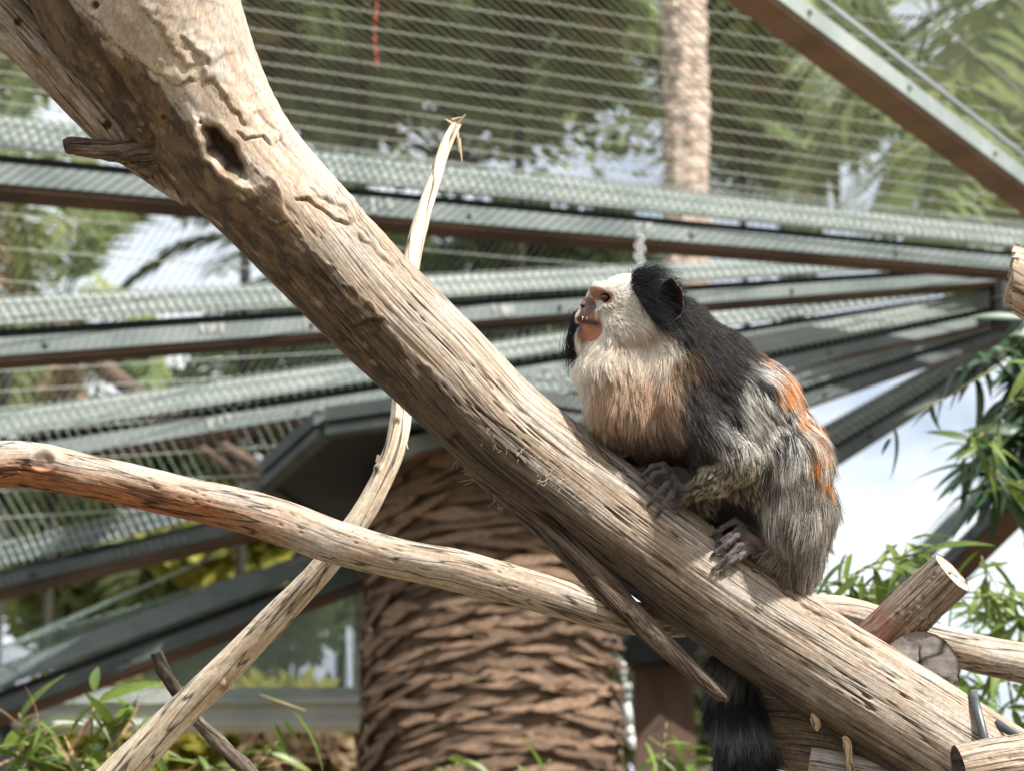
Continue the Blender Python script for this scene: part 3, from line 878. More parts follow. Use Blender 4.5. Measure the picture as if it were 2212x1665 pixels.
# long single leaves by the palm, and the ones hanging against the sky
t = thing('bamboo_spray', 'three long dark leaves hanging left of the palm trunk foot', 'bamboo', P(620, 1500, 3.4))
MB().bar(P(560, 1500, 3.4), P(660, 1535, 3.4), .0012, 5).build('stem', M_STEM, t, smooth=True)
rr = np.random.default_rng(5)
for (x, y, x2, y2) in ((632, 1535, 735, 1650), (614, 1552, 648, 1610), (592, 1560, 628, 1640)):
    a_, b_ = P(x, y, 3.4), P(x2, y2, 3.4)
    put_leaf(t, a_, b_ - a_, float(np.linalg.norm(b_ - a_)), LM, rr)
t = thing('bamboo_spray', 'few small leaves hanging alone against the bright sky right of the monkey', 'bamboo', P(1960, 900, 3.9))
MB().bar(P(2040, 860, 3.9), P(1930, 910, 3.9), .0009, 5).bar(P(2040, 860, 3.9), P(2160, 790, 3.9), .0012, 5).build('stem', M_STEM, t, smooth=True)
for (x, y, x2, y2) in ((2012, 868, 2020, 935), (1928, 915, 1955, 1030), (1925, 945, 1900, 980), (2110, 985, 2060, 1035), (2025, 880, 1960, 900)):
    a_, b_ = P(x, y, 3.9), P(x2, y2, 3.9)
    put_leaf(t, a_, b_ - a_, float(np.linalg.norm(b_ - a_)), LD, rr)
# ------------------------------------------------------------ dead wood in the foreground (built in photo units at 2 m, then placed)
def tube(pts, ns, nt, disp=None, flat=1.0, cap=True):
    """pts rows: x, y, z, r.  returns verts (photo units), faces, uv (m), centre line data"""
    q, s = catmull(pts, ns)
    C = q[:, :3]; R = q[:, 3]
    T = np.gradient(C, axis=0); T /= np.linalg.norm(T, axis=1)[:, None]
    e1 = np.stack([T[:, 1], -T[:, 0], 0 * T[:, 0]], -1); e1 /= np.linalg.norm(e1, axis=1)[:, None]
    e2 = np.cross(T, e1); e2 *= -np.sign(e2[:, 2])[:, None]
    th = np.linspace(-math.pi / 2, 1.5 * math.pi, nt, endpoint=False)
    c, sn = np.cos(th)[None, :, None], np.sin(th)[None, :, None]
    N = c * e1[:, None] + sn * e2[:, None]
    V0 = C[:, None] + R[:, None, None] * (c * e1[:, None] + sn * flat * e2[:, None])
    S = np.broadcast_to(s[:, None], V0.shape[:2])
    loc = np.stack([S, (np.cos(th)[None] * R[:, None]), (np.sin(th)[None] * R[:, None])], -1)
    col = None
    if disp is not None:
        h, col = disp(V0, loc, N, S, th)
        V = V0 + N * h[..., None]
    else:
        V = V0
    F = grid_faces(ns, nt)
    uv = np.stack([S * PX, (th[None] + math.pi / 2) * R[:, None] * PX], -1).reshape(-1, 2)
    V = V.reshape(-1, 3)
    if cap:
        V = np.vstack([V, C[0], C[-1]])
        n = ns * nt
        j = np.arange(nt); jn = (j + 1) % nt
        capf = np.vstack([np.stack([np.full(nt, n), jn, j], -1), np.stack([np.full(nt, n + 1), (ns - 1) * nt + j, (ns - 1) * nt + jn], -1)])
        F = [F, capf]
        uv = np.vstack([uv, uv[0], uv[-nt]])
        if col is not None: col = np.vstack([col.reshape(-1, col.shape[-1]), col[0, 0], col[-1, 0]])
    elif col is not None: col = col.reshape(-1, col.shape[-1])
    return V, F, uv, col

def polydist(x, y, pl):
    d = np.full(x.shape, 1e9)
    for (a, b_) in zip(pl[:-1], pl[1:]):
        ax, ay = a; bx, by = b_
        t = np.clip(((x - ax) * (bx - ax) + (y - ay) * (by - ay)) / ((bx - ax) ** 2 + (by - ay) ** 2), 0, 1)
        d = np.minimum(d, np.hypot(x - ax - t * (bx - ax), y - ay - t * (by - ay)))
    return d

def polysd(x, y, pl, par=False):
    best = np.full(x.shape, 1e9); sg = np.ones(x.shape); u = np.zeros(x.shape)
    n = len(pl) - 1
    for i, (a, b_) in enumerate(zip(pl[:-1], pl[1:])):
        ax, ay = a; ux, uy = b_[0] - ax, b_[1] - ay
        t = np.clip(((x - ax) * ux + (y - ay) * uy) / (ux * ux + uy * uy), 0, 1)
        d = np.hypot(x - ax - t * ux, y - ay - t * uy)
        m_ = d < best; best = np.where(m_, d, best)
        sg = np.where(m_, np.sign((x - ax) * uy - (y - ay) * ux), sg)      # + : to the right / above for a line running down-right
        u = np.where(m_, (i + t) / n, u)
    return (best, sg, u) if par else (best, sg)

def inside_poly(x, y, pg):
    r = np.zeros(x.shape, bool)
    for (ax, ay), (bx, by) in zip(pg, pg[1:] + pg[:1]):
        c = (ay > y) != (by > y)
        r ^= c & (x < (bx - ax) * (y - ay) / (by - ay if by != ay else 1e-9) + ax)
    return r

LEDGES = [([(150, -30), (165, 5), (215, 50), (250, 95), (290, 125), (320, 150), (345, 165), (385, 185), (410, 172), (428, 176)], 9),
          ([(300, 10), (325, 35), (345, 60), (360, 95), (395, 130), (400, 150)], 7),
          ([(388, 72), (410, 105), (440, 125), (453, 147)], 6),
          ([(430, 176), (462, 172), (478, 195), (490, 225), (515, 250), (532, 278)], 8),
          ([(556, 236), (575, 262), (600, 290), (625, 330)], 4),
          ([(632, 428), (660, 430), (700, 455), (730, 477), (765, 488)], 9),
          ([(665, 398), (690, 425), (720, 440), (745, 460), (762, 488)], 5),
          ([(765, 500), (800, 530), (830, 560), (850, 585)], 6),
          ([(505, 282), (530, 300), (570, 296), (590, 320)], 6),
          ([(700, 640), (740, 690), (770, 705), (800, 690), (830, 700)], 6),
          ([(400, 380), (470, 430), (520, 430), (560, 470), (600, 488), (632, 476)], 5)]
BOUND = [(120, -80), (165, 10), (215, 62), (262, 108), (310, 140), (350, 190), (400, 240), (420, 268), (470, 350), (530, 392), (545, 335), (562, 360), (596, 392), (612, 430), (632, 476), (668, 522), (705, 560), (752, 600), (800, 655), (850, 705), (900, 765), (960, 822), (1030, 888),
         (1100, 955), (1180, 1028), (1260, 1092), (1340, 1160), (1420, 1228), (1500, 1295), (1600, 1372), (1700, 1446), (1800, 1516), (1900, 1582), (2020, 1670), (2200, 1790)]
TAN1 = np.array([.43, .33, .245]); GREY1 = np.array([.44, .385, .325]); BRN = np.array([.20, .125, .07]); DRK = np.array([.075, .05, .033])
EDGE_CRACK = [(1128, 808), (1180, 852), (1232, 905), (1275, 950), (1330, 1000), (1420, 1078), (1470, 1112), (1530, 1152), (1590, 1200), (1640, 1236), (1720, 1290), (1800, 1345), (1900, 1408)]
SPLIT = [(985, 945), (1060, 1015), (1150, 1088), (1230, 1165), (1300, 1238), (1400, 1325), (1500, 1400)]
UPGROOVE = [(120, -20), (190, 90), (250, 170), (300, 250), (330, 320)]

def trunk_disp(V0, L, N, S, th):
    x, y, z = V0[..., 0], V0[..., 1], V0[..., 2]
    front = sst(-10, 25, -z)
    along = S
    h = 9 * fbm(L / np.array([420, 90, 90]), 3)
    # upper part: smooth barkless wood with wavy ledges left by peeled layers
    up = 1 - sst(700, 1080, S)
    lowf = perlin(np.stack([x / 70, y / 70, S * 0], -1)); hif = perlin(np.stack([x / 13, y / 13, S * 0 + 3], -1)); mid = perlin(np.stack([x / 30, y / 30, S * 0 + 6], -1))
    xw = x + 5 * mid + 2.2 * hif; yw = y + 5 * perlin(np.stack([x / 28, y / 28, S * 0 + 12], -1)) + 2.2 * hif
    edge = np.zeros_like(x)
    for (pl, amp) in LEDGES:
        d, sg, u_ = polysd(xw, yw, pl, True)
        amp = amp * sst(0, .12, u_) * sst(1, .88, u_) * (.75 + .5 * perlin(np.stack([x / 24, y / 24, S * 0 + 21], -1)))
        # the layer on the lower-left side stands proud and ends in an undercut lip
        h += front * 1.0 * amp * np.exp(-np.maximum(d, 0) / 55) * (sg > 0)
        lip = np.exp(-(d / 2.7) ** 2) * front
        h -= lip * amp * .85
        edge = np.maximum(edge, lip * amp / 8)
    n = fbm(L / np.array([300, 80, 80]) + 3.1, 2) + .05 * hif
    K = 4.0
    fr = (n * K) - np.floor(n * K)
    h += .14 * up * ((np.floor(n * K) + sst(0, .06, fr)) / K) * 26
    edge = np.maximum(edge, .7 * up * (1 - sst(.01, .06, np.abs(fr - .03))))
    # the old dark bark that still covers the flank facing down-left, a thin ragged layer whose colour also paints the flank's shade
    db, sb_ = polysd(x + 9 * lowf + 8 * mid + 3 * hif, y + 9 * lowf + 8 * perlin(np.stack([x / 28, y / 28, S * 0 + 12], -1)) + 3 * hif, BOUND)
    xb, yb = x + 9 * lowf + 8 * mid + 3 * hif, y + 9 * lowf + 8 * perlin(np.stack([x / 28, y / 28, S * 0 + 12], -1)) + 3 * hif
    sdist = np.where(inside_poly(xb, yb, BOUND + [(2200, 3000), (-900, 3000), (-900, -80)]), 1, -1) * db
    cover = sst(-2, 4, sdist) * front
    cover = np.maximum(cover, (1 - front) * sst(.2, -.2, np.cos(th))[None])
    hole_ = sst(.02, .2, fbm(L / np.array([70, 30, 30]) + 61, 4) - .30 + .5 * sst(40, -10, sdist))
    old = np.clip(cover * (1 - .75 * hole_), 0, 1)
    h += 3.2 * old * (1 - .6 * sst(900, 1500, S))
    # long drying cracks
    g = perlin(L / np.array([520, 9.5, 9.5]) + 7.7)
    gm = sst(-.05, .35, perlin(L / np.array([260, 60, 60]) + 31))
    crack = sst(.80, .97, 1 - np.abs(g) * 3.2) * gm * (1 - .85 * up)
    h -= crack * 5.0
    grain = perlin(L / np.array([210, 6.0, 6.0]) + 12)
    h += grain * 1.1 * (1 - .8 * up)
    # named cracks
    wob = 5 * perlin(np.stack([S / 22, S * 0, S * 0 + 5], -1))
    d1 = polydist(x + wob, y - wob, EDGE_CRACK)
    m1 = np.exp(-(d1 / 3.6) ** 2) * front * sst(-.35, .2, perlin(np.stack([S / 60, S * 0 + 2, S * 0], -1)))
    h -= 8 * m1
    d2 = polydist(x, y, SPLIT)
    m2 = np.exp(-(d2 / 9) ** 2) * front
    h -= 20 * m2
    d3 = polydist(x + wob, y, UPGROOVE)
    m3 = np.exp(-(d3 / 10) ** 2) * front
    h -= 16 * m3
    # knot hole: local axes along / across the trunk
    hx, hy = x - 480, y - 322
    a = hx * .62 + hy * .785; c = hx * .785 - hy * .62
    c = c + 6 * perlin(np.stack([a / 26, a * 0, a * 0 + 9], -1))
    aa = (a + 5 * hif) / np.where(a > 0, 92, 74)
    e = (np.abs(aa) ** 1.55 + np.abs(c / 33) ** 1.55) ** (1 / 1.55)
    inside = (1 - sst(.55, 1.0, e)) * front
    h -= inside * 62
    rim = np.exp(-((e - 1.16) / .16) ** 2) * front
    h += rim * (1.5 + 7 * (c < 0))
    # small beetle holes
    hol = 0
    for (bx, by, br) in ((206, 12, 11), (352, 255, 6), (330, 300, 5), (432, 265, 5), (1275, 905, 5)):
        hol = hol + (1 - sst(.5, 1.1, np.hypot(x - bx, y - by) / br)) * front
    h -= 9 * hol
    # wood colour, plus the shade painted on the flank
    big = fbm(L / np.array([260, 70, 70]) + 51, 4)
    col = mixc(np.broadcast_to(TAN1, V0.shape).copy(), GREY1, sst(-.25, .3, big))
    col = mixc(col, np.array([.60, .51, .42]), .6 * sst(.0, .4, fbm(L / np.array([90, 24, 24]) + 5, 3)))
    strk = fbm(L / np.array([300, 11, 11]) + 21, 3)
    col = mixc(col, BRN, .36 * sst(.0, .45, strk))
    bark_shade = mixc(np.broadcast_to(np.array([.13, .083, .046]), V0.shape), DRK * .6, sst(-.25, .25, fbm(L / np.array([60, 26, 26]) + 4, 4)))
    bark_shade = mixc(bark_shade, np.array([.23, .15, .075]), .6 * sst(.1, .4, fbm(L / np.array([46, 20, 20]) + 44, 3)))
    bark_shade = mixc(bark_shade, np.array([.085, .068, .052]), sst(1100, 1500, S) * .75)
    soft = sst(1150, 1500, S)          # further down, worn grey bark and painted shade blend without a sharp edge
    shade_stain = sst(-35, 45, sdist + 30 * fbm(L / np.array([120, 20, 20]) + 9, 3)) * front + (1 - front) * (np.cos(th) < 0)[None]
    col = mixc(col, bark_shade, np.clip(.95 * old * (1 - soft) + .95 * shade_stain * soft, 0, 1))
    col = mixc(col, BRN * .55, .85 * np.clip(crack + m1, 0, 1))
    col = mixc(col, DRK, np.clip(inside * 1.0 + hol + m2 * .6 + m3 * .6, 0, 1))
    col = mixc(col, BRN * 1.2, .45 * edge)
    col = mixc(col, np.array([.60, .48, .36]), .7 * np.clip(rim * (c < 0), 0, 1))
    spk = sst(.25, .5, perlin(L / np.array([9, 5, 5]))) * .35
    col = mixc(col, BRN, spk)
    return h, np.concatenate([col, (1 - .88 * up)[..., None]], -1)

TRUNK_PTS = [(210, -240, -30, 262), (268, -110, -28, 240), (305, 0, -25, 220), (362, 112, -20, 186), (432, 232, -15, 156), (520, 350, -10, 136), (640, 480, -5, 127), (790, 640, 0, 120),
             (940, 785, 0, 116), (1085, 925, 0, 111), (1256, 1061, 0, 111), (1437, 1197, 0, 111), (1620, 1330, 0, 113), (1800, 1452, 0, 117), (1990, 1578, 0, 121), (2200, 1718, 0, 124), (2420, 1865, 0, 126), (2700, 2050, 5, 128)]
log_base = W(np.array([1258, 1058, 0]))
dead = thing('dead_tree', 'big weathered dead tree trunk lying diagonally across the picture with a knot hole', 'dead tree', log_base)
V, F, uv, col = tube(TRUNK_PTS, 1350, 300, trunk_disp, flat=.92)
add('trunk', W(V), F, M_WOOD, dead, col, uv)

def simple_disp(seed, amp=5, light=GREY1, dark=BRN, bark=None, cr=3.0, wob=(160, 40), tan=None):
    def f(V0, L, N, S, th):
        h = amp * fbm(L / np.array([wob[0], wob[1], wob[1]]) + seed, 3)
        g = perlin(L / np.array([150, 7.5, 7.5]) + seed * 2)
        gm = sst(-.1, .3, perlin(L / np.array([110, 30, 30]) + seed * 3))
        ck = sst(.8, .97, 1 - np.abs(g) * 3) * gm
        h = h - cr * ck
        h = h + .8 * perlin(L / np.array([90, 5, 5]) + seed)
        big = fbm(L / np.array([120, 30, 30]) + seed * 5, 4)
        col = mixc(np.broadcast_to(np.asarray(light, float), V0.shape).copy(), TAN1 if tan is None else tan, sst(-.3, .3, big))
        col = mixc(col, dark, .5 * sst(.0, .45, fbm(L / np.array([160, 8, 8]) + seed * 7, 3)))
        col = mixc(col, dark, .7 * ck)
        col = mixc(col, dark, .3 * sst(.2, .5, perlin(L / np.array([8, 5, 5]))))
        if bark is not None:
            h2, col = bark(V0, L, S, th, h, col); h = h2
        return h, col
    return f

# limb forking off at the upper left
def limb_bark(V0, L, S, th, h, col):
    x, y = V0[..., 0], V0[..., 1]
    fr = V0[..., 2] < np.mean(V0[..., 2])
    for (bx, by, br) in ((40, 48, 9), (172, 158, 12), (232, 272, 11)):
        e = (1 - sst(.5, 1.15, np.hypot(x - bx, y - by) / br)) * fr
        h = h - 10 * e; col = mixc(col, DRK, e)
    old = sst(.0, .3, fbm(L / np.array([70, 26, 26]) + 14, 4) + .25 * np.cos(th)[None] * -1)
    return h, mixc(col, BRN * 1.1, .7 * old)
V, F, uv, col = tube([(-180, -130, 10, 62), (-60, -22, 10, 60), (60, 88, 5, 56), (160, 188, 0, 52), (250, 280, -10, 48), (330, 362, -4, 36), (410, 430, 10, 20)], 360, 110, simple_disp(3, 5, bark=limb_bark))
add('limb', W(V), F, M_WOOD, dead, col, uv)
# broken dark snag
V, F, uv, col = tube([(138, 318, -75, 15), (150, 316, -75, 19), (190, 320, -70, 20), (240, 326, -62, 22), (290, 334, -50, 30), (330, 350, -30, 40)], 90, 40,
                     simple_disp(8, 6, light=DRK * 1.4, dark=DRK * .8, bark=lambda V0, L, S, th, h, c: (h, c * .42 + DRK * .5), wob=(40, 12)))
add('snag', W(V), F, M_WOOD, dead, col, uv)
# long splinter peeling from the underside
def spl(V0, L, S, th, h, col):
    return h, mixc(col, np.array([.075, .048, .032]), .75 + .25 * sst(-.2, .3, fbm(L / np.array([90, 14, 14]) + 2, 3)))
V, F, uv, col = tube([(960, 930, -8, 10), (1000, 978, -14, 18), (1082, 1056, -22, 25), (1184, 1145, -40, 28), (1291, 1250, -60, 28), (1405, 1364, -64, 25), (1503, 1454, -62, 19), (1555, 1498, -60, 13), (1574, 1513, -60, 4)], 420, 44, simple_disp(12, 5, bark=spl), flat=.55)
add('splinter', W(V), F, M_WOOD, dead, col, uv)
# hanging strips of bark
for pts in ([(1758, 1528, -60, 4), (1760, 1548, -62, 9), (1764, 1566, -62, 9), (1765, 1578, -62, 3)], [(1822, 1590, -70, 5), (1830, 1605, -74, 9), (1834, 1640, -76, 7), (1838, 1660, -76, 8), (1846, 1690, -76, 3)]):
    V, F, uv, col = tube(pts, 40, 14, simple_disp(5, 3, light=(.55, .38, .24), dark=(.3, .18, .1), wob=(14, 7)), flat=.35)
    add('bark_strip', W(V), F, M_WOOD_SOFT, dead, col, uv)
# frayed fibres along the lower edge
fv = MB(); r = np.random.default_rng(3)
for i in range(150):
    t = r.uniform(0, 1)
    if t < .6:
        k = r.uniform(0, 1); x, y, z = 985 + 130 * k, 985 + 118 * k, -12 - 14 * k
        x += r.normal() * 5; y += r.normal() * 5
    else:
        k = r.uniform(0, 1); x, y, z = 1040 + 260 * k, 930 + 130 * k * 1.2, -104
        y += r.normal() * 14
    p = np.array([x, y, z]); d = np.array([r.normal() * .7 - .3, r.uniform(.1, 1), r.uniform(-.6, -.05)]); ln = r.uniform(7, 20)
    m_ = p + d * ln * .5; e_ = m_ + (d + r.normal(size=3) * .7) * ln * .5
    A, B, C_ = W(p), W(m_), W(e_)
    fv.bar(A, B, .00011, 3); fv.bar(B, C_, .00010, 3)
M_FIB = noise_mat('wood_fibre', (.38, .29, .2), (.5, .4, .3), 30)
o = fv.build('loose_fibres', M_FIB, dead); o['kind'] = 'stuff'

# ------------------------------------------------------------ curved branch crossing behind
def branch_bark(V0, L, S, th, h, col):
    low = sst(.45, -.35, np.cos(th))[None] * np.ones_like(S)
    red = low * (1 - sst(620, 900, S)) * sst(-.55, .0, fbm(L / np.array([120, 24, 24]) + 8, 4) + .1)
    col = mixc(col, np.array([.36, .13, .045]), .9 * red)
    blk = low * (1 - sst(500, 900, S)) * sst(.05, .3, fbm(L / np.array([80, 14, 14]) + 18, 4))
    col = mixc(col, DRK, .8 * blk)
    x, y = V0[..., 0], V0[..., 1]
    e = (1 - sst(.4, 1.3, np.hypot((x - 92) / 1.3, y - 995) / 16))
    h = h + 7 * np.exp(-((np.hypot((x - 92) / 1.3, y - 995) - 22) / 7) ** 2) - 6 * e
    col = mixc(col, DRK * 2, .6 * e)
    return h, col
BR = [(-160, 1000, 20, 50), (-30, 1002, 20, 49), (60, 1003, 20, 49), (200, 1030, 20, 48), (350, 1063, 14, 46), (480, 1092, 4, 47), (600, 1125, -8, 49), (720, 1168, -22, 47), (850, 1203, -36, 44), (1000, 1234, -48, 45), (1120, 1266, -56, 43),
      (1220, 1295, -52, 41), (1310, 1322, -10, 39), (1400, 1338, 60, 36), (1480, 1340, 130, 35), (1580, 1325, 200, 32), (1740, 1312, 250, 31), (1850, 1330, 290, 35), (2000, 1378, 340, 38), (2120, 1412, 380, 41), (2260, 1445, 420, 44), (2450, 1500, 470, 48)]
V, F, uv, col = tube(BR, 950, 110, simple_disp(21, 5, bark=branch_bark, cr=3.5))
o = add('curved_branch', W(V), F, M_WOOD_SOFT, None, col, uv, label='long curved bare branch with reddish bark on its left underside', category='branch')

# ------------------------------------------------------------ thin pale stick
def stick_bark(V0, L, S, th, h, col):
    x, y = V0[..., 0], V0[..., 1]
    for (bx, by, br) in ((480, 1478, 11), (815, 1010, 8), (860, 905, 7)):
        e = np.exp(-(np.hypot(x - bx, y - by) / br) ** 2) * (np.sin(th)[None] > 0)
        h = h + 6 * e; col = mixc(col, BRN, .8 * e)
    return h, col
ST = [(986, 268, 900, 13), (962, 318, 860, 14), (935, 395, 790, 16), (912, 470, 720, 18), (890, 560, 640, 20), (878, 700, 520, 22), (872, 830, 430, 24), (866, 900, 390, 26), (850, 975, 360, 26), (805, 1075, 340, 27), (755, 1150, 335, 29), (690, 1235, 350, 31), (560, 1370, 400, 35), (430, 1500, 440, 39), (300, 1630, 470, 44), (180, 1750, 500, 49), (40, 1890, 520, 53)]
ST = [(a, b_, c, r_ * .9) for a, b_, c, r_ in ST]
def wsc(p):      # radii were read off the photo: keep their apparent size at their depth
    return p
V, F, uv, col = tube(ST, 800, 70, simple_disp(33, 4, light=(.74, .64, .50), dark=(.44, .30, .19), tan=(.66, .53, .39), bark=stick_bark, cr=1.5))
stick = thing('pale_stick', 'thin pale barkless stick rising behind the log to a frayed tip', 'stick', W(np.array([560, 1370, 190])))
add('stick', W(V), F, M_WOOD_SOFT, stick, col, uv)
m = MB()
for (a, b_) in (((986, 270), (1006, 248)), ((982, 272), (962, 258)), ((986, 285), (992, 330)), ((990, 300), (998, 350)), ((978, 262), (996, 254)), ((868, 945), (881, 970)), ((820, 985), (812, 998))):
    z0 = 900 if a[1] < 400 else 370
    m = MB(); m.bar(W(np.array([a[0], a[1], z0 - 8])), W(np.array([b_[0], b_[1], z0 - 14])), .0016 if z0 == 900 else .002, 5, .0004)
    m.build('frayed_twig', M_FIB, stick)

# dark twig at the lower left
V, F, uv, col = tube([(338, 1408, 800, 13), (352, 1445, 800, 15), (400, 1520, 790, 14), (450, 1580, 780, 15), (500, 1630, 770, 18), (560, 1690, 760, 16), (640, 1770, 750, 17)], 200, 30, simple_disp(41, 6, light=(.11, .08, .06), dark=(.05, .035, .03), bark=lambda V0, L, S, th, h, c: (h, c * .35), wob=(50, 20)))
add('dark_twig', W(V), F, M_WOOD_SOFT, None, col, uv, label='short dark broken twig behind the pale stick at lower left', category='twig')

# ------------------------------------------------------------ logs lashed at the lower right
def endgrain(V0, L, S, th, h, col):
    return h, col
def log(name, pts, ns, nt, seed, label, cat='log', light=GREY1, tan=None, dark=BRN, bark=None, endcol=(.38, .34, .29), end_at=0, parent=None, mat=None, flat=1.0, cap_n=14, tilt=None):
    """log with a sawn end disc (rings, saw marks and a drying crack as geometry)"""
    V, F, uv, col = tube(pts, ns, nt, simple_disp(seed, 5, light=light, dark=dark, bark=bark, tan=tan), flat=flat, cap=False)
    ring = V.reshape(ns, nt, 3)[0 if end_at == 0 else -1]
    c = ring.mean(0)
    nrm = np.array(pts[0][:3], float) - np.array(pts[1][:3], float) if end_at == 0 else np.array(pts[-1][:3], float) - np.array(pts[-2][:3], float)
    nrm /= np.linalg.norm(nrm)
    t = thing(name, label, cat, W(c))
    add('bark', W(V), F, mat or M_WOOD, t, col, uv)
    rr = np.linspace(1.0, 0.0, cap_n)
    D = c + (ring - c)[None] * rr[:, None, None]
    ang = np.linspace(0, 2 * math.pi, nt, endpoint=False)
    R0 = np.linalg.norm(ring - c, axis=1).mean()
    wave = perlin(np.stack([D[..., 0] / 30, D[..., 1] / 30, D[..., 2] / 30], -1))
    rad_ = np.linalg.norm(D - c, axis=-1)
    dz = .9 * np.sin(rad_ * .9 + 2 * wave) + 2.5 * wave - 1.5
    ca = ang[None] + .35 * perlin(np.stack([rad_ / 16, rad_ * 0, rad_ * 0 + seed], -1))
    ck = np.zeros_like(rad_)
    for a0, w_ in ((.8, 3.2), (.8 + 2.6, 2.2), (5.2, 1.4)):
        dd = np.abs(np.angle(np.exp(1j * (ca - a0)))) * np.maximum(rad_, 4)
        ck = np.maximum(ck, np.exp(-(dd / w_) ** 2) * sst(R0 * 1.0, R0 * .3, rad_ * (a0 > 5)) )
    D = D + nrm * (dz - 7 * ck)[..., None]
    cc = mixc(np.broadcast_to(np.asarray(endcol, float), D.shape).copy(), np.asarray(endcol) * .72, sst(-.2, .4, np.sin(rad_ * .9 + 2 * wave)) * .6)
    cc = mixc(cc, DRK, .85 * ck)
    cc = mixc(cc, BRN, sst(.86, 1.0, rad_ / R0) * .5)
    add('sawn_end', W(D.reshape(-1, 3)), grid_faces(cap_n, nt), M_WOOD_SOFT, t, cc.reshape(-1, 3), np.stack([D[..., 0] * PX, D[..., 1] * PX * .3], -1).reshape(-1, 2))
    return t

def stub_bark(V0, L, S, th, h, col):
    red = sst(120, 190, S + 40 * fbm(L / 30.0, 3)) * sst(-.3, .2, fbm(L / np.array([60, 16, 16]) + 4, 3) + .15)
    col = mixc(col, np.array([.27, .12, .085]), .85 * red)
    x, y = V0[..., 0], V0[..., 1]
    tuft = sst(.0, .35, perlin(L / np.array([14, 7, 7]))) * np.exp(-(((x - 1985) / 45) ** 2 + ((y - 1350) / 40) ** 2))
    h = h + 6 * tuft
    return h, col
log('sawn_stub', [(2058, 1236, 60, 53), (2010, 1280, 75, 54), (1960, 1326, 90, 55), (1900, 1382, 110, 56), (1840, 1438, 130, 57), (1760, 1512, 150, 58)], 220, 90, 51,
    'sawn branch stub pointing up at the right with a cracked pale end and reddish bark', light=(.33, .265, .205), tan=(.29, .215, .155), bark=stub_bark, endcol=(.40, .37, .32))
log('sawn_log', [(1986, 1450, 40, 88), (1982, 1452, 110, 88), (1976, 1456, 240, 88), (1968, 1462, 420, 88)], 120, 110, 52,
    'round grey sawn log end peeping over the trunk below the stub', light=(.27, .22, .18), tan=(.24, .18, .14), endcol=(.235, .215, .20))
log('cut_log', [(2072, 1668, -215, 60), (2110, 1660, -205, 60), (2170, 1650, -190, 61), (2260, 1640, -170, 62), (2400, 1625, -150, 64)], 160, 100, 53,
    'pale log with a dark cut end in the bottom right corner', light=(.52, .43, .34), endcol=(.07, .06, .055), cap_n=14)
log('grey_pole', [(1748, 1648, -20, 36), (1790, 1655, -20, 36), (1900, 1680, -15, 37), (2050, 1720, -10, 38)], 140, 60, 54,
    'light grey weathered pole end under the trunk at bottom centre right', light=(.48, .47, .44), dark=(.25, .22, .19), endcol=(.38, .36, .33))
V, F, uv, col = tube([(1560, 1540, 190, 70), (1640, 1560, 180, 82), (1760, 1590, 175, 90), (1900, 1640, 170, 95), (2100, 1700, 165, 100)], 260, 110, simple_disp(55, 6, light=(.30, .245, .20), dark=(.15, .10, .075), cr=4))
add('support_log', W(V), F, M_WOOD, None, col, uv, label='brown grey support log lying behind the trunk beside the tail', category='log')
V, F, uv, col = tube([(2168, 592, 1500, 66), (2190, 600, 1500, 68), (2260, 640, 1480, 70), (2400, 720, 1450, 72)], 120, 70, simple_disp(56, 4, light=(.56, .44, .34), dark=(.36, .22, .13)))
V[:, 0] += 18 * (V[:, 0] < 2185)
add('pale_log', W(V), F, M_WOOD_SOFT, None, col, uv, label='end of a pale orange log at the right edge in front of the rafter hub', category='log')

# black strap round the trunk
q, s_ = catmull([(a, b_, c, r_) for a, b_, c, r_ in TRUNK_PTS], 3000)
k = int(np.argmin(np.hypot(q[:, 0] - 2150, q[:, 1] - 1686)))
C = q[k, :3]; R = q[k, 3] + 7
T = q[k + 4, :3] - q[k - 4, :3]; T /= np.linalg.norm(T)
T = np.array([.97, -.25, 0.])
e1 = np.array([T[1], -T[0], 0]); e1 /= np.linalg.norm(e1); e2 = np.cross(T, e1); e2 *= -np.sign(e2[2])
vs, fs = [], []
n = 72
for i in range(n):
    a = 2 * math.pi * i / n
    d = math.cos(a) * e1 * 1.5 + math.sin(a) * e2
    for (rr_, tt) in ((R, -12), (R + 4, -12), (R + 5, 0), (R + 4, 12), (R, 12)):
        vs.append(C + d * rr_ + T * tt * .8)
for i in range(n):
    j = (i + 1) % n
    for c in range(5): fs.append((i * 5 + c, j * 5 + c, j * 5 + (c + 1) % 5, i * 5 + (c + 1) % 5))
strap = thing('cable_tie', 'black plastic cable tie round the trunk at the lower right', 'cable tie', W(C))
add('band', W(np.array(vs)), fs, M_STRAP, strap)
A = C + (math.cos(1.0) * e1 * 1.1 + math.sin(1.0) * e2) * (R + 6) + T * 10
V, F, uv, col = tube([(2150, 1560, -60, 9), (2175, 1575, -80, 9), (2210, 1592, -90, 8), (2250, 1612, -90, 8)], 30, 8, None, flat=.4)
add('tail', W(V), F, M_STRAP, strap, None, uv)
# ------------------------------------------------------------ marmoset: one continuous body surface from blended volumes
H = 3.0
G0 = np.array([1195.0, 545.0, -177.0]); G1 = np.array([1850.0, 1800.0, 190.0])
NG = ((G1 - G0) / H).astype(int) + 1
FLD = np.full(NG, 60.0, np.float32)
PRIMS = []          # a, b, ra, rb, flow

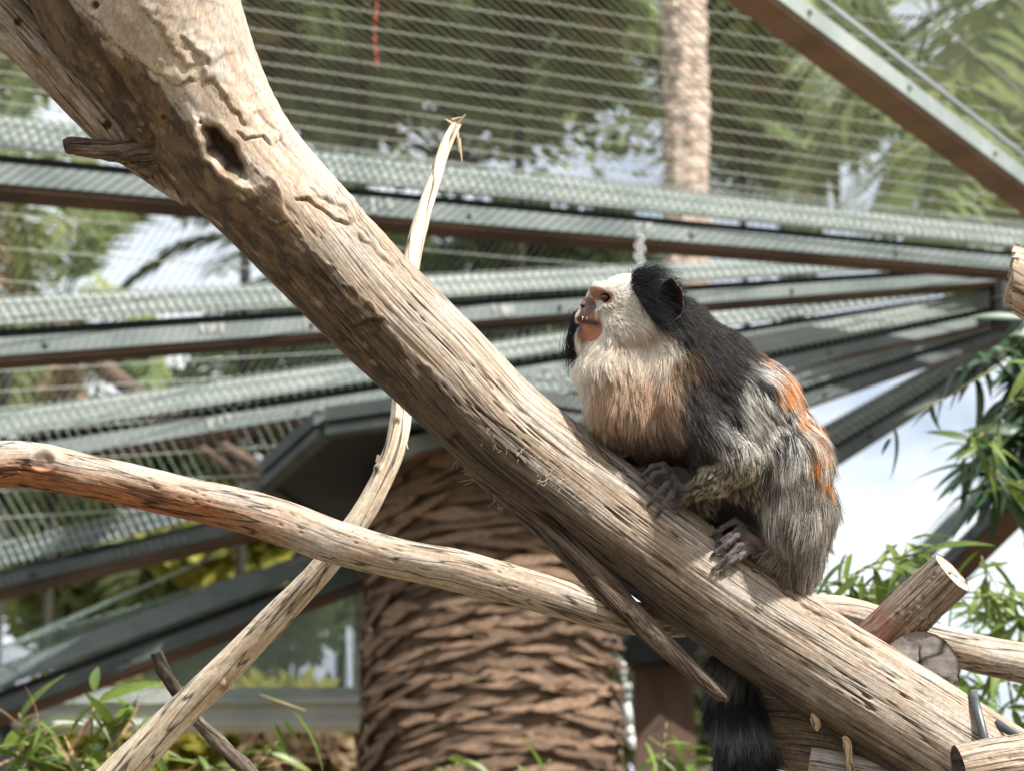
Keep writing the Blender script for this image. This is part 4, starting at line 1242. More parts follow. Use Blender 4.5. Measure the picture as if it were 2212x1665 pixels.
def _win(lo, hi, pad):
    i0 = np.maximum(0, np.floor((lo - pad - G0) / H).astype(int)); i1 = np.minimum(NG, np.ceil((hi + pad - G0) / H).astype(int) + 1)
    ax = [G0[k] + H * np.arange(i0[k], i1[k]) for k in range(3)]
    X, Y, Z = np.meshgrid(*ax, indexing='ij')
    return (slice(i0[0], i1[0]), slice(i0[1], i1[1]), slice(i0[2], i1[2])), np.stack([X, Y, Z], -1)

def capsule_d(p, a, b, ra, rb):
    a = np.asarray(a, float); b = np.asarray(b, float)
    ab = b - a; L2 = max(ab @ ab, 1e-9)
    t = np.clip(((p - a) @ ab) / L2, 0, 1)
    return np.linalg.norm(p - a - t[..., None] * ab, axis=-1) - (ra + (rb - ra) * t)

def blend(sl, d, k, sub=False):
    f = FLD[sl]
    if sub:
        d = -d
        hh = np.clip(.5 + .5 * (d - f) / k, 0, 1)
        FLD[sl] = f + (d - f) * hh + k * hh * (1 - hh)
    else:
        hh = np.clip(.5 + .5 * (f - d) / k, 0, 1)
        FLD[sl] = f + (d - f) * hh - k * hh * (1 - hh)

def cap(a, b, ra, rb, k=14, flow=None, sub=False):
    a = np.array(a, float); b = np.array(b, float)
    r = max(ra, rb)
    sl, p = _win(np.minimum(a, b) - r, np.maximum(a, b) + r, k + 20)
    blend(sl, capsule_d(p, a, b, ra, rb), k, sub)
    if not sub:
        PRIMS.append((a, b, ra, rb, np.array(flow if flow is not None else (b - a), float)))

def ell(c, r, k=14, flow=(1, .3, 0), rot=0, sub=False):
    c = np.array(c, float); r = np.array(r, float)
    sl, p = _win(c - r.max(), c + r.max(), k + 20)
    q = p - c
    cs, sn = math.cos(rot), math.sin(rot)
    q = np.stack([q[..., 0] * cs + q[..., 1] * sn, -q[..., 0] * sn + q[..., 1] * cs, q[..., 2]], -1)
    k0 = np.linalg.norm(q / r, axis=-1); k1 = np.linalg.norm(q / r ** 2, axis=-1)
    blend(sl, (k0 * (k0 - 1) / np.maximum(k1, 1e-6)).astype(np.float32), k, sub)
    if not sub:
        PRIMS.append((c, c + 1e-3, r.mean(), r.mean(), np.array(flow, float)))

# torso
cap((1455, 725, 0), (1535, 805, 0), 76, 92, 30)
cap((1535, 805, 0), (1612, 880, 0), 92, 104, 30)
cap((1612, 880, 0), (1672, 985, 0), 104, 104, 30)
cap((1672, 985, 0), (1698, 1095, 0), 104, 101, 30)
cap((1698, 1095, 0), (1706, 1195, 0), 98, 70, 30)
cap((1706, 1195, 0), (1716, 1268, 10), 68, 28, 20)
cap((1500, 890, 0), (1620, 1020, 0), 96, 88, 40, flow=(.5, 1, 0))
# chest and throat
cap((1350, 715, 0), (1345, 800, 0), 62, 76, 30, flow=(-.1, 1, 0))
cap((1296, 740, 0), (1296, 800, 0), 34, 42, 24, flow=(-.35, 1, 0))
cap((1345, 800, 0), (1360, 868, 0), 76, 82, 30, flow=(.05, 1, 0))
cap((1360, 868, 0), (1420, 935, 0), 80, 70, 30, flow=(.35, 1, 0))
cap((1440, 800, 0), (1380, 860, 0), 86, 80, 40, flow=(-.3, 1, 0))
# head
ell((1372, 662, 0), (76, 64, 66), 20, flow=(1, -.15, 0), rot=.35)
ell((1338, 637, 0), (52, 40, 48), 16, flow=(1, -.5, 0), rot=-.5)
cap((1405, 690, 0), (1455, 725, 0), 66, 74, 30)
cap((1345, 690, 0), (1292, 690, 0), 52, 31, 16, flow=(1, .35, 0))
cap((1350, 705, -30), (1400, 712, -38), 40, 38, 20, flow=(1, .55, -.1))
cap((1350, 705, 30), (1400, 712, 38), 40, 38, 20, flow=(1, .55, .1))
cap((1293, 632, 0), (1268, 656, 0), 22, 11, 12, flow=(1, -.5, 0))        # bridge of the nose
ell((1264, 662, -5), (11, 10, 9), 6)
ell((1264, 662, 6), (11, 10, 9), 6)
cap((1268, 676, 0), (1262, 684, 0), 20, 18, 8)                            # upper lip
cap((1306, 704, 46), (1280, 742, 48), 28, 26, 14, flow=(-.8, .8, 0))
cap((1300, 706, 0), (1267, 721, 0), 26, 18, 8)                            # lower jaw
ell((1262, 718, 0), (15, 16, 18), 8)
cap((1294, 627, -20), (1320, 630, -36), 11, 11, 10, flow=(1, -.5, 0))     # brow
cap((1294, 627, 20), (1320, 630, 36), 11, 11, 10, flow=(1, -.5, 0))
cap((1322, 660, -40), (1300, 668, -26), 14, 11, 10, flow=(1, .3, 0))      # cheek bone
# mouth slit, nostrils, eye sockets
cap((1236, 692, -4), (1252, 693, -24), 7.5, 8.0, 3, sub=True)
cap((1252, 693, -24), (1288, 700, -33), 8.0, 4.5, 3, sub=True)
cap((1236, 692, 4), (1288, 700, 33), 7.5, 4.5, 3, sub=True)
cap((1256, 664, -15), (1262, 663, -10), 3.4, 3.4, 2, sub=True)
cap((1256, 664, 15), (1262, 663, 10), 3.4, 3.4, 2, sub=True)

def sample(p):
    q = (np.asarray(p, float) - G0) / H
    i = np.clip(np.floor(q).astype(int), 0, NG - 2); f = q - i
    r = 0
    for dx in (0, 1):
        for dy in (0, 1):
            for dz in (0, 1):
                wgt = (f[..., 0] if dx else 1 - f[..., 0]) * (f[..., 1] if dy else 1 - f[..., 1]) * (f[..., 2] if dz else 1 - f[..., 2])
                r = r + wgt * FLD[i[..., 0] + dx, i[..., 1] + dy, i[..., 2] + dz]
    return r

def front_z(x, y):
    z = -174.0
    while z < 100:
        if sample(np.array([x, y, z])) < 0: return z
        z += .5
    return 0.0
EYE = (1308, 643)
ez = front_z(*EYE)
cap((EYE[0], EYE[1], ez - 3), (EYE[0], EYE[1], ez + 4), 9, 9, 4, sub=True)
cap((EYE[0], EYE[1], -ez + 3), (EYE[0], EYE[1], -ez - 4), 9, 9, 4, sub=True)

# arms (near, far)
cap((1478, 850, -56), (1545, 948, -92), 56, 48, 22)
cap((1545, 948, -92), (1596, 994, -106), 48, 45, 14)
cap((1596, 994, -106), (1550, 1030, -108), 45, 37, 12)
cap((1550, 1030, -108), (1486, 1066, -72), 35, 15, 10)
cap((1540, 1060, 10), (1650, 1140, 10), 52, 60, 24, flow=(.6, 1, 0))
cap((1460, 850, 52), (1440, 950, 60), 52, 36, 24)
cap((1440, 950, 60), (1385, 985, 62), 34, 16, 16)
cap((1385, 985, 62), (1350, 1000, 66), 15, 12, 8)
# legs (near, far)
cap((1712, 1000, -44), (1716, 1130, -60), 78, 60, 22, flow=(-.05, 1, 0))
cap((1716, 1130, -60), (1722, 1215, -40), 58, 40, 20, flow=(.1, 1, 0))
cap((1690, 1190, -66), (1640, 1180, -62), 24, 16, 12, flow=(-1, 0, 0))
cap((1690, 1000, 50), (1660, 1130, 62), 74, 50, 26, flow=(0, 1, 0))
cap((1660, 1130, 62), (1600, 1160, 50), 30, 14, 12)
# hand: palm, four fingers and a thumb
def digit(pts, r0, r1):
    for i in range(len(pts) - 1):
        n = len(pts) - 1
        cap(pts[i], pts[i + 1], r0 + (r1 - r0) * i / n, r0 + (r1 - r0) * (i + 1) / n, 2.5, flow=np.array(pts[i + 1], float) - np.array(pts[i], float))
cap((1486, 1066, -70), (1458, 1042, -60), 15, 15, 8)
cap((1458, 1042, -60), (1450, 1022, -52), 14, 11, 6)
HAND = [
    [(1450, 1018, -50), (1434, 1003, -58), (1412, 1005, -66), (1395, 1022, -64)],
    [(1450, 1026, -56), (1438, 1017, -72), (1416, 1021, -82), (1397, 1044, -80)],
    [(1455, 1036, -64), (1442, 1044, -86), (1424, 1062, -94), (1406, 1084, -90)],
    [(1464, 1050, -70), (1452, 1064, -92), (1438, 1082, -98), (1426, 1102, -96)],
    [(1476, 1070, -60), (1470, 1084, -70), (1462, 1092, -78)],
]
for dg in HAND: digit(dg, 8.5, 4.6)
# foot
cap((1645, 1180, -62), (1610, 1152, -64), 18, 15, 8)
cap((1640, 1186, -66), (1614, 1180, -84), 17, 13, 8)
FOOT = [
    [(1606, 1138, -52), (1590, 1126, -58), (1566, 1136, -66), (1547, 1151, -62)],
    [(1608, 1146, -62), (1596, 1144, -76), (1575, 1156, -84), (1556, 1168, -82)],
    [(1610, 1156, -72), (1596, 1156, -88), (1572, 1172, -98), (1545, 1193, -95)],
    [(1614, 1172, -82), (1600, 1178, -96), (1578, 1196, -105), (1545, 1227, -103)],
    [(1618, 1186, -86), (1600, 1200, -98), (1577, 1214, -104), (1558, 1233, -103)],
]
for dg in FOOT: digit(dg, 9.5, 5.0)
# tail: behind the trunk and hanging below it
TAIL = [(1716, 1268, 10), (1722, 1310, 70), (1690, 1360, 125), (1625, 1405, 130), (1585, 1450, 105), (1590, 1530, 80), (1606, 1610, 66), (1622, 1700, 60), (1632, 1790, 55)]
tr = [28, 24, 28, 36, 40, 42, 46, 50, 44]
for i in range(len(TAIL) - 1): cap(TAIL[i], TAIL[i + 1], tr[i], tr[i + 1], 12)

def surface_nets(f, o, h):
    s = f < 0
    c = [s[i:s.shape[0] - 1 + i, j:s.shape[1] - 1 + j, k:s.shape[2] - 1 + k] for i in (0, 1) for j in (0, 1) for k in (0, 1)]
    tot = sum(x.astype(np.int8) for x in c)
    act = (tot > 0) & (tot < 8)
    idx = np.full(act.shape, -1, np.int64)
    I = np.argwhere(act); idx[act] = np.arange(len(I))
    acc = np.zeros((len(I), 3)); cnt = np.zeros(len(I))
    cor = [(i, j, k) for i in (0, 1) for j in (0, 1) for k in (0, 1)]
    vals = [f[I[:, 0] + a, I[:, 1] + b_, I[:, 2] + c_] for a, b_, c_ in cor]
    for m_ in range(8):
        for n_ in range(m_ + 1, 8):
            df = np.abs(np.array(cor[m_]) - np.array(cor[n_]))
            if df.sum() != 1: continue
            a, b_ = vals[m_], vals[n_]
            x = (a < 0) != (b_ < 0)
            t = np.where(x, a / np.where(x, a - b_, 1), 0)
            pt = np.array(cor[m_])[None] + t[:, None] * (np.array(cor[n_]) - np.array(cor[m_]))[None]
            acc += np.where(x[:, None], pt, 0); cnt += x
    V = o + h * (I + acc / cnt[:, None])
    F = []
    for ax in range(3):
        u, v = (ax + 1) % 3, (ax + 2) % 3
        sl0 = [slice(None)] * 3; sl1 = [slice(None)] * 3
        sl0[ax] = slice(0, -1); sl1[ax] = slice(1, None)
        x = s[tuple(sl0)] != s[tuple(sl1)]
        E = np.argwhere(x)
        E = E[(E[:, u] > 0) & (E[:, v] > 0) & (E[:, u] < f.shape[u] - 1) & (E[:, v] < f.shape[v] - 1)]
        q = []
        for du, dv in ((0, 0), (-1, 0), (-1, -1), (0, -1)):
            e = E.copy(); e[:, u] += du; e[:, v] += dv
            q.append(idx[e[:, 0], e[:, 1], e[:, 2]])
        q = np.stack(q, -1)
        ins = s[E[:, 0], E[:, 1], E[:, 2]]
        q[~ins] = q[~ins][:, ::-1]
        F.append(q)
    F = np.vstack(F)
    return V, F[(F >= 0).all(1)]
V, F = surface_nets(FLD, G0, H)
# the photo axes are left handed (y down, z away): orient faces outwards
def fnorm(V, F):
    n = np.cross(V[F[:, 2]] - V[F[:, 0]], V[F[:, 3]] - V[F[:, 1]])
    a = np.linalg.norm(n, axis=1); return n / np.maximum(a, 1e-9)[:, None], a * .5
def grad(p):
    e = 1.5
    g = np.stack([sample(p + np.eye(3)[k] * e) - sample(p - np.eye(3)[k] * e) for k in range(3)], -1)
    return g / np.maximum(np.linalg.norm(g, axis=-1), 1e-6)[..., None]
for it in range(2):     # relax the grid pattern a little
    S_ = np.zeros_like(V); c_ = np.zeros(len(V))
    for k in range(4):
        np.add.at(S_, F[:, k], V[F[:, (k + 1) % 4]] + V[F[:, (k + 3) % 4]]); np.add.at(c_, F[:, k], 2)
    V = V + .5 * (S_ / np.maximum(c_, 1)[:, None] - V)
fn, fa = fnorm(W(V), F)
fc = V[F].mean(1)
gw = W(fc + grad(fc) * 2) - W(fc)
if np.mean(np.sum(fn * gw, 1)) < 0: F = F[:, ::-1].copy()

# --------------------------------------------- coat map over the animal's own side profile
def el(x, y, cx, cy, rx, ry, soft=.25, rot=0):
    cs, sn = math.cos(rot), math.sin(rot)
    a = (x - cx) * cs + (y - cy) * sn; b_ = -(x - cx) * sn + (y - cy) * cs
    return 1 - sst(1 - soft, 1 + soft, np.hypot(a / rx, b_ / ry))

def nearest_prim(p, skip=0):
    n = len(PRIMS); D = np.empty((n, len(p)), np.float32)
    for i, (a, b_, ra, rb, fl) in enumerate(PRIMS): D[i] = capsule_d(p, a, b_, ra, rb)
    return D

SPINE = np.array([(1405, 640), (1470, 665), (1560, 730), (1640, 790), (1712, 860), (1765, 945), (1790, 1040), (1790, 1140), (1760, 1230)], float)
def spine_coords(x, y):
    best = np.full(x.shape, 1e9); s = np.zeros(x.shape); acc = 0
    for a, b_ in zip(SPINE[:-1], SPINE[1:]):
        ab = b_ - a; L = np.hypot(*ab)
        t = np.clip(((x - a[0]) * ab[0] + (y - a[1]) * ab[1]) / L ** 2, 0, 1)
        d = np.hypot(x - a[0] - t * ab[0], y - a[1] - t * ab[1])
        m_ = d < best; best = np.where(m_, d, best); s = np.where(m_, acc + t * L, s); acc += L
    return s, best

WHT = np.array([.82, .77, .68]); CRM = np.array([.68, .56, .42]); TANF = np.array([.42, .27, .175]); BLK = np.array([.014, .013, .014]); DBR = np.array([.055, .036, .026])
ORG = np.array([.78, .29, .03]); GRZ = np.array([.42, .375, .30]); SKN = np.array([.22, .10, .057]); NOSE = np.array([.13, .085, .085]); LIP = np.array([.31, .125, .065])

HANDPT = np.array([1445, 1045, -75.0]); FOOTPT = np.array([1590, 1175, -85.0])

def bare_mask(p):
    x, y = p[:, 0], p[:, 1]
    m = el(x, y, 1290, 634, 20, 14, .3, .25)
    m = np.maximum(m, el(x, y, 1270, 660, 17, 17, .25))
    m = np.maximum(m, el(x, y, 1271, 706, 30, 31, .2, .1))
    m = np.maximum(m, el(x, y, EYE[0], EYE[1], 17, 12, .3, .25))
    m = np.maximum(m, el(x, y, 1264, 680, 19, 12, .3))
    return m * (1 - sst(2, 9, p[:, 2] + .5 * (y - 665) * (y < 665)))

def skin_color(p):
    x, y = p[:, 0], p[:, 1]
    base, _, _, _ = coat(p, np.zeros(len(p)))
    c = base * .55
    bm = bare_mask(p)
    fc_ = np.broadcast_to(SKN, p.shape).copy()
    fc_ = mixc(fc_, NOSE, el(x, y, 1272, 664, 24, 17, .5))
    fc_ = mixc(fc_, LIP, np.maximum(el(x, y, 1272, 718, 28, 20, .4), .8 * el(x, y, 1285, 690, 16, 8, .5)))
    fc_ = mixc(fc_, NOSE * .8, el(x, y, 1250, 686, 9, 8, .5))
    fc_ = mixc(fc_, NOSE * .7, el(x, y, 1252, 712, 7, 12, .5))
    fc_ = mixc(fc_, np.array([.03, .02, .018]), el(x, y, EYE[0], EYE[1], 13, 8.5, .3, .2))
    fc_ = mixc(fc_, np.array([.05, .018, .014]), np.exp(-(polydist(x, y, [(1240, 691), (1252, 692), (1290, 700)]) / 6.8) ** 2))
    fc_ = mixc(fc_, np.array([.03, .018, .018]), el(x, y, 1257, 663, 5, 4.5, .4))
    fc_ = fc_ * (1 + .30 * perlin(p / 6.0) + .35 * perlin(p / 3.2))[:, None]
    c = mixc(c, fc_, sst(.2, .6, bm))
    dh = np.min(np.stack([capsule_d(p, HAND[i][j], HAND[i][j + 1], 9, 6) for i in range(5) for j in range(len(HAND[i]) - 1)] + [capsule_d(p, FOOT[i][j], FOOT[i][j + 1], 10, 6) for i in range(5) for j in range(len(FOOT[i]) - 1)] + [capsule_d(p, (1486, 1066, -70), (1455, 1030, -56), 15, 14), capsule_d(p, (1645, 1182, -64), (1612, 1165, -76), 17, 14)]), axis=0)
    hm = 1 - sst(0, 5, dh)
    hs = mixc(np.broadcast_to(np.array([.085, .068, .066]), p.shape), np.array([.15, .085, .07]), el(x, y, 1622, 1166, 18, 14, .6))
    c = mixc(c, hs, hm)
    return np.clip(c, .004, .9)

def coat(p, rnd):
    """root colour, tip colour, length, lift for fur rooted at p (photo units)"""
    x, y, z = p[:, 0], p[:, 1], p[:, 2]
    n = len(p)
    if rnd.any():       # single hairs stray across the borders of the colour fields
        x = x + rng.normal(size=n) * 5.5; y = y + rng.normal(size=n) * 5.5
    sp, sd = spine_coords(x, y)
    nz = perlin(p / 34.0); n2 = perlin(p / 14.0 + 9)
    root = np.broadcast_to(DBR, p.shape).copy(); tip = root.copy()
    ln = np.full(n, 30.0); lift = np.full(n, .42)
    def setc(m, r, t, l=None, lf=None):
        nonlocal root, tip, ln, lift
        root = mixc(root, r, m); tip = mixc(tip, t, m)
        if l is not None: ln = ln * (1 - m) + l * m
        if lf is not None: lift = lift * (1 - m) + lf * m
    # body: grizzled brown grey with pale tips
    grz = sst(.0, 1.0, rnd + .25 * n2)
    setc(np.ones(n), DBR * 1.1, mixc(np.broadcast_to(DBR * 1.6, p.shape), GRZ * 1.15, grz), 32, .38)
    # rump and thigh
    m = sst(1640, 1690, x) * sst(930, 1010, y)
    strk = sst(.38, .74, .5 * rnd + .22 + .75 * perlin(np.stack([x / 7, y / 60, z / 7], -1)))
    setc(m, mixc(np.broadcast_to(DBR * 1.5, p.shape), np.array([.24, .205, .165]), strk), mixc(np.broadcast_to(np.array([.12, .10, .085]), p.shape), np.array([.66, .60, .51]), strk), 38, .30)
    # back: streaks of white and black
    m = sst(185, 265, sp + 20 * nz) * (1 - sst(700, 760, sp)) * (1 - sst(150, 215, sd + 20 * nz)) * (1 - m * .6)
    st2 = sst(-.05, .12, perlin(np.stack([(x + .55 * y) / 12, (y - .55 * x) / 75, z / 12], -1)) + .16 * (rnd - .5))
    setc(m, mixc(np.broadcast_to(BLK * 1.6, p.shape), np.array([.62, .58, .52]), st2), mixc(np.broadcast_to(BLK * 1.8, p.shape), np.array([.84, .80, .73]), st2), 46, .26)
    # orange saddle patches near the ridge of the back
    om = np.zeros(n)
    for (cx, cy, rx, ry, ro) in ((1680, 806, 9, 24, -.6), (1704, 842, 15, 36, -.45), (1738, 866, 17, 24, -.4), (1768, 925, 22, 19, 0), (1778, 972, 13, 30, -.2), (1797, 1040, 10, 24, -.2), (1608, 772, 6, 24, -.7), (1652, 778, 6, 22, -.7), (1720, 812, 8, 18, -.6)):
        om = np.maximum(om, el(x + 9 * nz, y + 12 * n2, cx - 18, cy - 20, rx * 1.75, ry * 1.1, .35, ro))
    om = om * (1 - sst(.05, .2, perlin(np.stack([sp / 19 + .15 * nz, sp * 0 + 4, sp * 0], -1))))
    om = sst(.35, .6, om - .6 * (perlin(np.stack([(x + .6 * y) / 13, (y - .6 * x) / 60, z / 13], -1)) < -.16))
    setc(om, np.array([.50, .15, .02]), ORG * 1.05, 40, .26)
    ob = sst(.5, .75, perlin(np.stack([sp / 26, sd / 80, z / 40], -1)) + .25) * (1 - sst(60, 110, sd)) * sst(420, 470, sp) * (1 - om)
    setc(.8 * ob, BLK * 1.5, BLK * 2.2)
    # neck and mantle: black brown
    m = sst(1360, 1375, x - .85 * np.clip(y - 628, 0, 90) + 8 * nz) * (1 - sst(225, 300, sp + 24 * nz)) * (1 - sst(800, 870, y - .25 * (x - 1450) + 14 * nz))
    setc(m, BLK * 1.3, mixc(np.broadcast_to(BLK * 1.8, p.shape), np.array([.10, .075, .06]), sst(.5, .9, rnd)), 40, .36)
    # golden brown shoulder
    m = el(x + 10 * nz, y + 10 * n2, 1462, 792, 62, 40, .5, .5)
    setc(.9 * m, np.array([.11, .06, .03]), mixc(np.broadcast_to(np.array([.32, .18, .08]), p.shape), np.array([.56, .38, .21]), sst(.45, .9, rnd)), 38, .34)
    m = np.maximum(el(x + 10 * nz, y + 10 * n2, 1515, 855, 60, 78, .5, -.25), el(x + 10 * nz, y + 10 * n2, 1500, 945, 50, 50, .5))  # dark upper arm; the second patch paints the shade above the forearm
    setc(.95 * m, BLK, mixc(np.broadcast_to(BLK * 2, p.shape), np.array([.17, .105, .065]), sst(.62, .9, rnd + .2 * n2)), 32, .48)
    # forearm: yellowish grizzle
    m = sst(950, 1000, y + 14 * nz + .35 * (x - 1580)) * (1 - sst(1640, 1670, x)) * sst(1475, 1510, x)
    gz = sst(.38, .60, rnd + .30 * n2)
    setc(m, DBR * .9, mixc(np.broadcast_to(np.array([.085, .07, .052]), p.shape), np.array([.70, .63, .48]), gz), 19, .5)
    # black belly fur between arm and thigh, with the gap's shade painted in
    m = np.maximum(el(x, y, 1590, 1120, 62, 60, .25), el(x, y, 1640, 1190, 40, 50, .3)) * sst(-75, -50, z - .5 * np.maximum(0, 1060 - y)) 
    m = np.maximum(m, sst(1030, 1070, y - .45 * (1640 - x)) * (1 - sst(1648, 1668, x)) * (x > 1490) * sst(-100, -75, z))
    setc(m, BLK, BLK * 1.6, 24, .4)
    # chest and throat, from cream to tan to dark belly
    fr = (1 - sst(1445, 1480, x + 8 * nz + .12 * (900 - y)))
    m = fr * sst(735, 765, y)
    setc(m, mixc(mixc(np.broadcast_to(CRM, p.shape), TANF, sst(755, 820, y + 14 * nz)), np.array([.10, .065, .055]), sst(868, 930, y + 12 * nz)),
         mixc(mixc(np.broadcast_to(WHT * .95, p.shape), np.array([.58, .42, .30]), sst(755, 815, y + 16 * nz)), np.array([.17, .12, .10]), sst(868, 935, y + 12 * nz)), 47, .46)
    lf = (1 - sst(1262, 1290, x)) * sst(700, 760, y) * (1 - sst(860, 900, y))
    setc(lf, WHT * .9, WHT, 42, .55)
    # belly and inner arms
    m = sst(925, 965, y) * (1 - sst(1470, 1500, x))
    setc(m, BLK * 1.6, DBR, 24, .4)
    # white face and cheeks
    f = (1 - sst(1354, 1370, x - .85 * np.maximum(0, y - 628) + 6 * nz)) * (1 - sst(745, 775, y))
    ck = el(x, y, 1390, 722, 46, 40, .35, .2)
    f = np.maximum(f, ck * (1 - sst(1440, 1455, x)))
    setc(f, WHT * .92, WHT * 1.04, 17, .40)
    gk = el(x, y, 1345, 675, 26, 20, .6)
    setc(.55 * gk, np.array([.34, .30, .25]), np.array([.50, .46, .40]), 13, .3)
    ll = sst(690, 730, y) * f
    ln = ln * (1 - ll) + 30 * ll
    prt = f * sst(640, 680, y) * sst(.10, .42, perlin(np.stack([(x - .4 * y) / 22, (y + .4 * x) / 40, z / 30], -1)))
    setc(.75 * prt, np.array([.30, .22, .15]), np.array([.52, .42, .31]))
    tn = el(x, y, 1362, 735, 40, 30, .7)
    setc(.5 * tn, np.array([.40, .26, .18]), np.array([.58, .42, .32]))
    # forehead fringe stays short
    fh = f * (1 - sst(630, 650, y)); ln = ln * (1 - fh) + 12 * fh
    # tail: dark with grey rings
    t = sst(1385, 1400, y) * 1.0
    rg = .6 * sst(.0, .5, np.sin((y - 1400) / 118 * 2 * math.pi - .4) + .35 * nz)
    setc(t, mixc(np.broadcast_to(BLK * 1.2, p.shape), np.array([.10, .10, .10]), rg), mixc(np.broadcast_to(BLK * 1.5, p.shape), np.array([.30, .30, .29]), rg), 62, .55)
    # fuzz on the bare face
    bm = sst(.25, .6, bare_mask(p))
    setc(bm, mixc(np.broadcast_to(SKN, p.shape), LIP, el(x, y, 1272, 708, 32, 26, .5)), mixc(mixc(np.broadcast_to(SKN * 1.3, p.shape), LIP * 1.25, el(x, y, 1272, 712, 32, 22, .5)), NOSE, el(x, y, 1268, 664, 20, 16, .4)), 5, .5)
    ln = np.where((bm > .3) & (el(x, y, EYE[0], EYE[1], 14, 9, .2) > .3), .5, ln)
    ln = np.where((bm > .3) & (np.abs(polydist(x, y, [(1240, 691), (1252, 692), (1290, 700)])) < 7), .5, ln)
    # hands and feet: thin short hair
    dh = np.minimum(np.linalg.norm((p - np.array([1440, 1045, -75])) / np.array([55, 62, 60]), axis=1), np.linalg.norm((p - np.array([1590, 1176, -82])) / np.array([62, 62, 60]), axis=1))
    hm = 1 - sst(.95, 1.1, dh)
    setc(hm, np.array([.05, .042, .04]), np.array([.26, .235, .215]), 14, .22)
    return root, tip, ln, lift

marm = thing('marmoset', 'marmoset with white face, black ear tufts and orange streaked back crouching on the trunk', 'monkey', W(np.array([1600, 1180, 0])))
m_skin, n_, b_ = new_mat('marmoset_skin')
va = n_.nodes.new('ShaderNodeVertexColor'); va.layer_name = 'Col'
n_.links.new(va.outputs['Color'], b_.inputs['Base Color'])
b_.inputs['Roughness'].default_value = .55; b_.inputs['Specular IOR Level'].default_value = .35
tcn = n_.nodes.new('ShaderNodeTexCoord'); nn = n_.nodes.new('ShaderNodeTexNoise'); nn.inputs['Scale'].default_value = 900; nn.inputs['Detail'].default_value = 3
bp = n_.nodes.new('ShaderNodeBump'); bp.inputs['Strength'].default_value = .4; bp.inputs['Distance'].default_value = .0004
n_.links.new(tcn.outputs['Object'], nn.inputs['Vector']); n_.links.new(nn.outputs['Fac'], bp.inputs['Height']); n_.links.new(bp.outputs['Normal'], b_.inputs['Normal'])
body = add('body', W(V), F, m_skin, marm, skin_color(V))

# eyes, teeth, ears, claws
m_eye, n_, b_ = new_mat('eye'); b_.inputs['Base Color'].default_value = (.022, .011, .006, 1); b_.inputs['Roughness'].default_value = .04; b_.inputs['Specular IOR Level'].default_value = .5
m_tooth, n_, b_ = new_mat('tooth'); b_.inputs['Base Color'].default_value = (.75, .70, .62, 1); b_.inputs['Roughness'].default_value = .3
m_claw, n_, b_ = new_mat('claw'); b_.inputs['Base Color'].default_value = (.045, .035, .032, 1); b_.inputs['Roughness'].default_value = .35
m_ear = noise_mat('ear_skin', (.018, .011, .009), (.05, .026, .018), 300, .6)
m_rim = noise_mat('ear_rim_skin', (.07, .045, .04), (.24, .16, .14), 500, .6)
def ball(c, r, n=14):
    vs = []
    for i in range(n + 1):
        a = math.pi * i / n
        for j in range(2 * n):
            b__ = math.pi * j / n
            vs.append((c[0] + r[0] * math.sin(a) * math.cos(b__), c[1] + r[1] * math.cos(a), c[2] + r[2] * math.sin(a) * math.sin(b__)))
    return np.array(vs), grid_faces(n + 1, 2 * n)
for s in (1, -1):
    v, f = ball((EYE[0], EYE[1] + .5, s * (ez + 8.5)), (12, 8.5, 10.5)); add('eye', W(v), f, m_eye, marm)
for (x, y, l) in ((1259, 686, 7), (1268, 687, 5), (1277, 690, 6)):
    z = -27 + (1279 - x) * .42
    m = MB(); m.bar(W(np.array([x, y - 2, z + 2])), W(np.array([x - .5, y + l, z + 3])), 2.0 * PX, 7, .5 * PX); m.build('tooth', m_tooth, marm, smooth=True)
for dgs in (HAND, FOOT):
    for dg in dgs:
        a, b__ = np.array(dg[-2], float), np.array(dg[-1], float); d = (b__ - a) / np.linalg.norm(b__ - a)
        c1 = b__ - d * 2 + np.array([0, 0, -3]); c2 = b__ + d * 7 + np.array([0, 0, -2]); c3 = b__ + d * 13 + np.array([0, 2, 3])
        vv, ff, u_, _c = tube([(*c1, 4.2), (*c2, 3.4), (*c3, .6)], 12, 10)
        add('claw', W(vv), ff, m_claw, marm)
# ear: thin bowl of skin standing off the side of the head
def ear(s):
    ez_ = front_z(1440, 662) if s > 0 else 0
    cz = front_z(1440, 662)
    nr, na = 9, 48
    vs = []
    def pt(rr, a):
        # egg-shaped outline, flatter at the front
        wv_ = 1 + .05 * math.sin(3 * a + 1) + .035 * math.sin(7 * a)
        ex = 35 * wv_ * math.cos(a) * (1.0 if math.cos(a) > 0 else .7); ey = 51 * wv_ * math.sin(a)
        tl = .20
        xx = ex * math.cos(tl) - ey * math.sin(tl); yy = ex * math.sin(tl) + ey * math.cos(tl)
        flare = -10 - 18 * rr ** 1.5 - (16 * rr if math.cos(a) > -.2 else 4 * rr)
        return (1440 + xx * rr, 655 + yy * rr, s * (cz + 6 + flare * rr + 10 * (1 - rr)))
    for i in range(nr):
        for j in range(na): vs.append(pt(i / (nr - 1), 2 * math.pi * j / na))
    f = grid_faces(nr, na)
    e = add('ear', W(np.array(vs)), f, m_ear, marm)
    sol = e.modifiers.new('thick', 'SOLIDIFY'); sol.thickness = .0004
    rim = [pt(1.02, math.radians(a)) for a in np.linspace(-85, 35, 26)]
    vv, ff, _u, _c = tube([(*p, 0.9 + .4 * math.sin(i * 1.7)) for i, p in enumerate(rim)], 90, 8)
    add('ear_rim', W(vv), ff, m_rim, e)
ear(1); ear(-1)

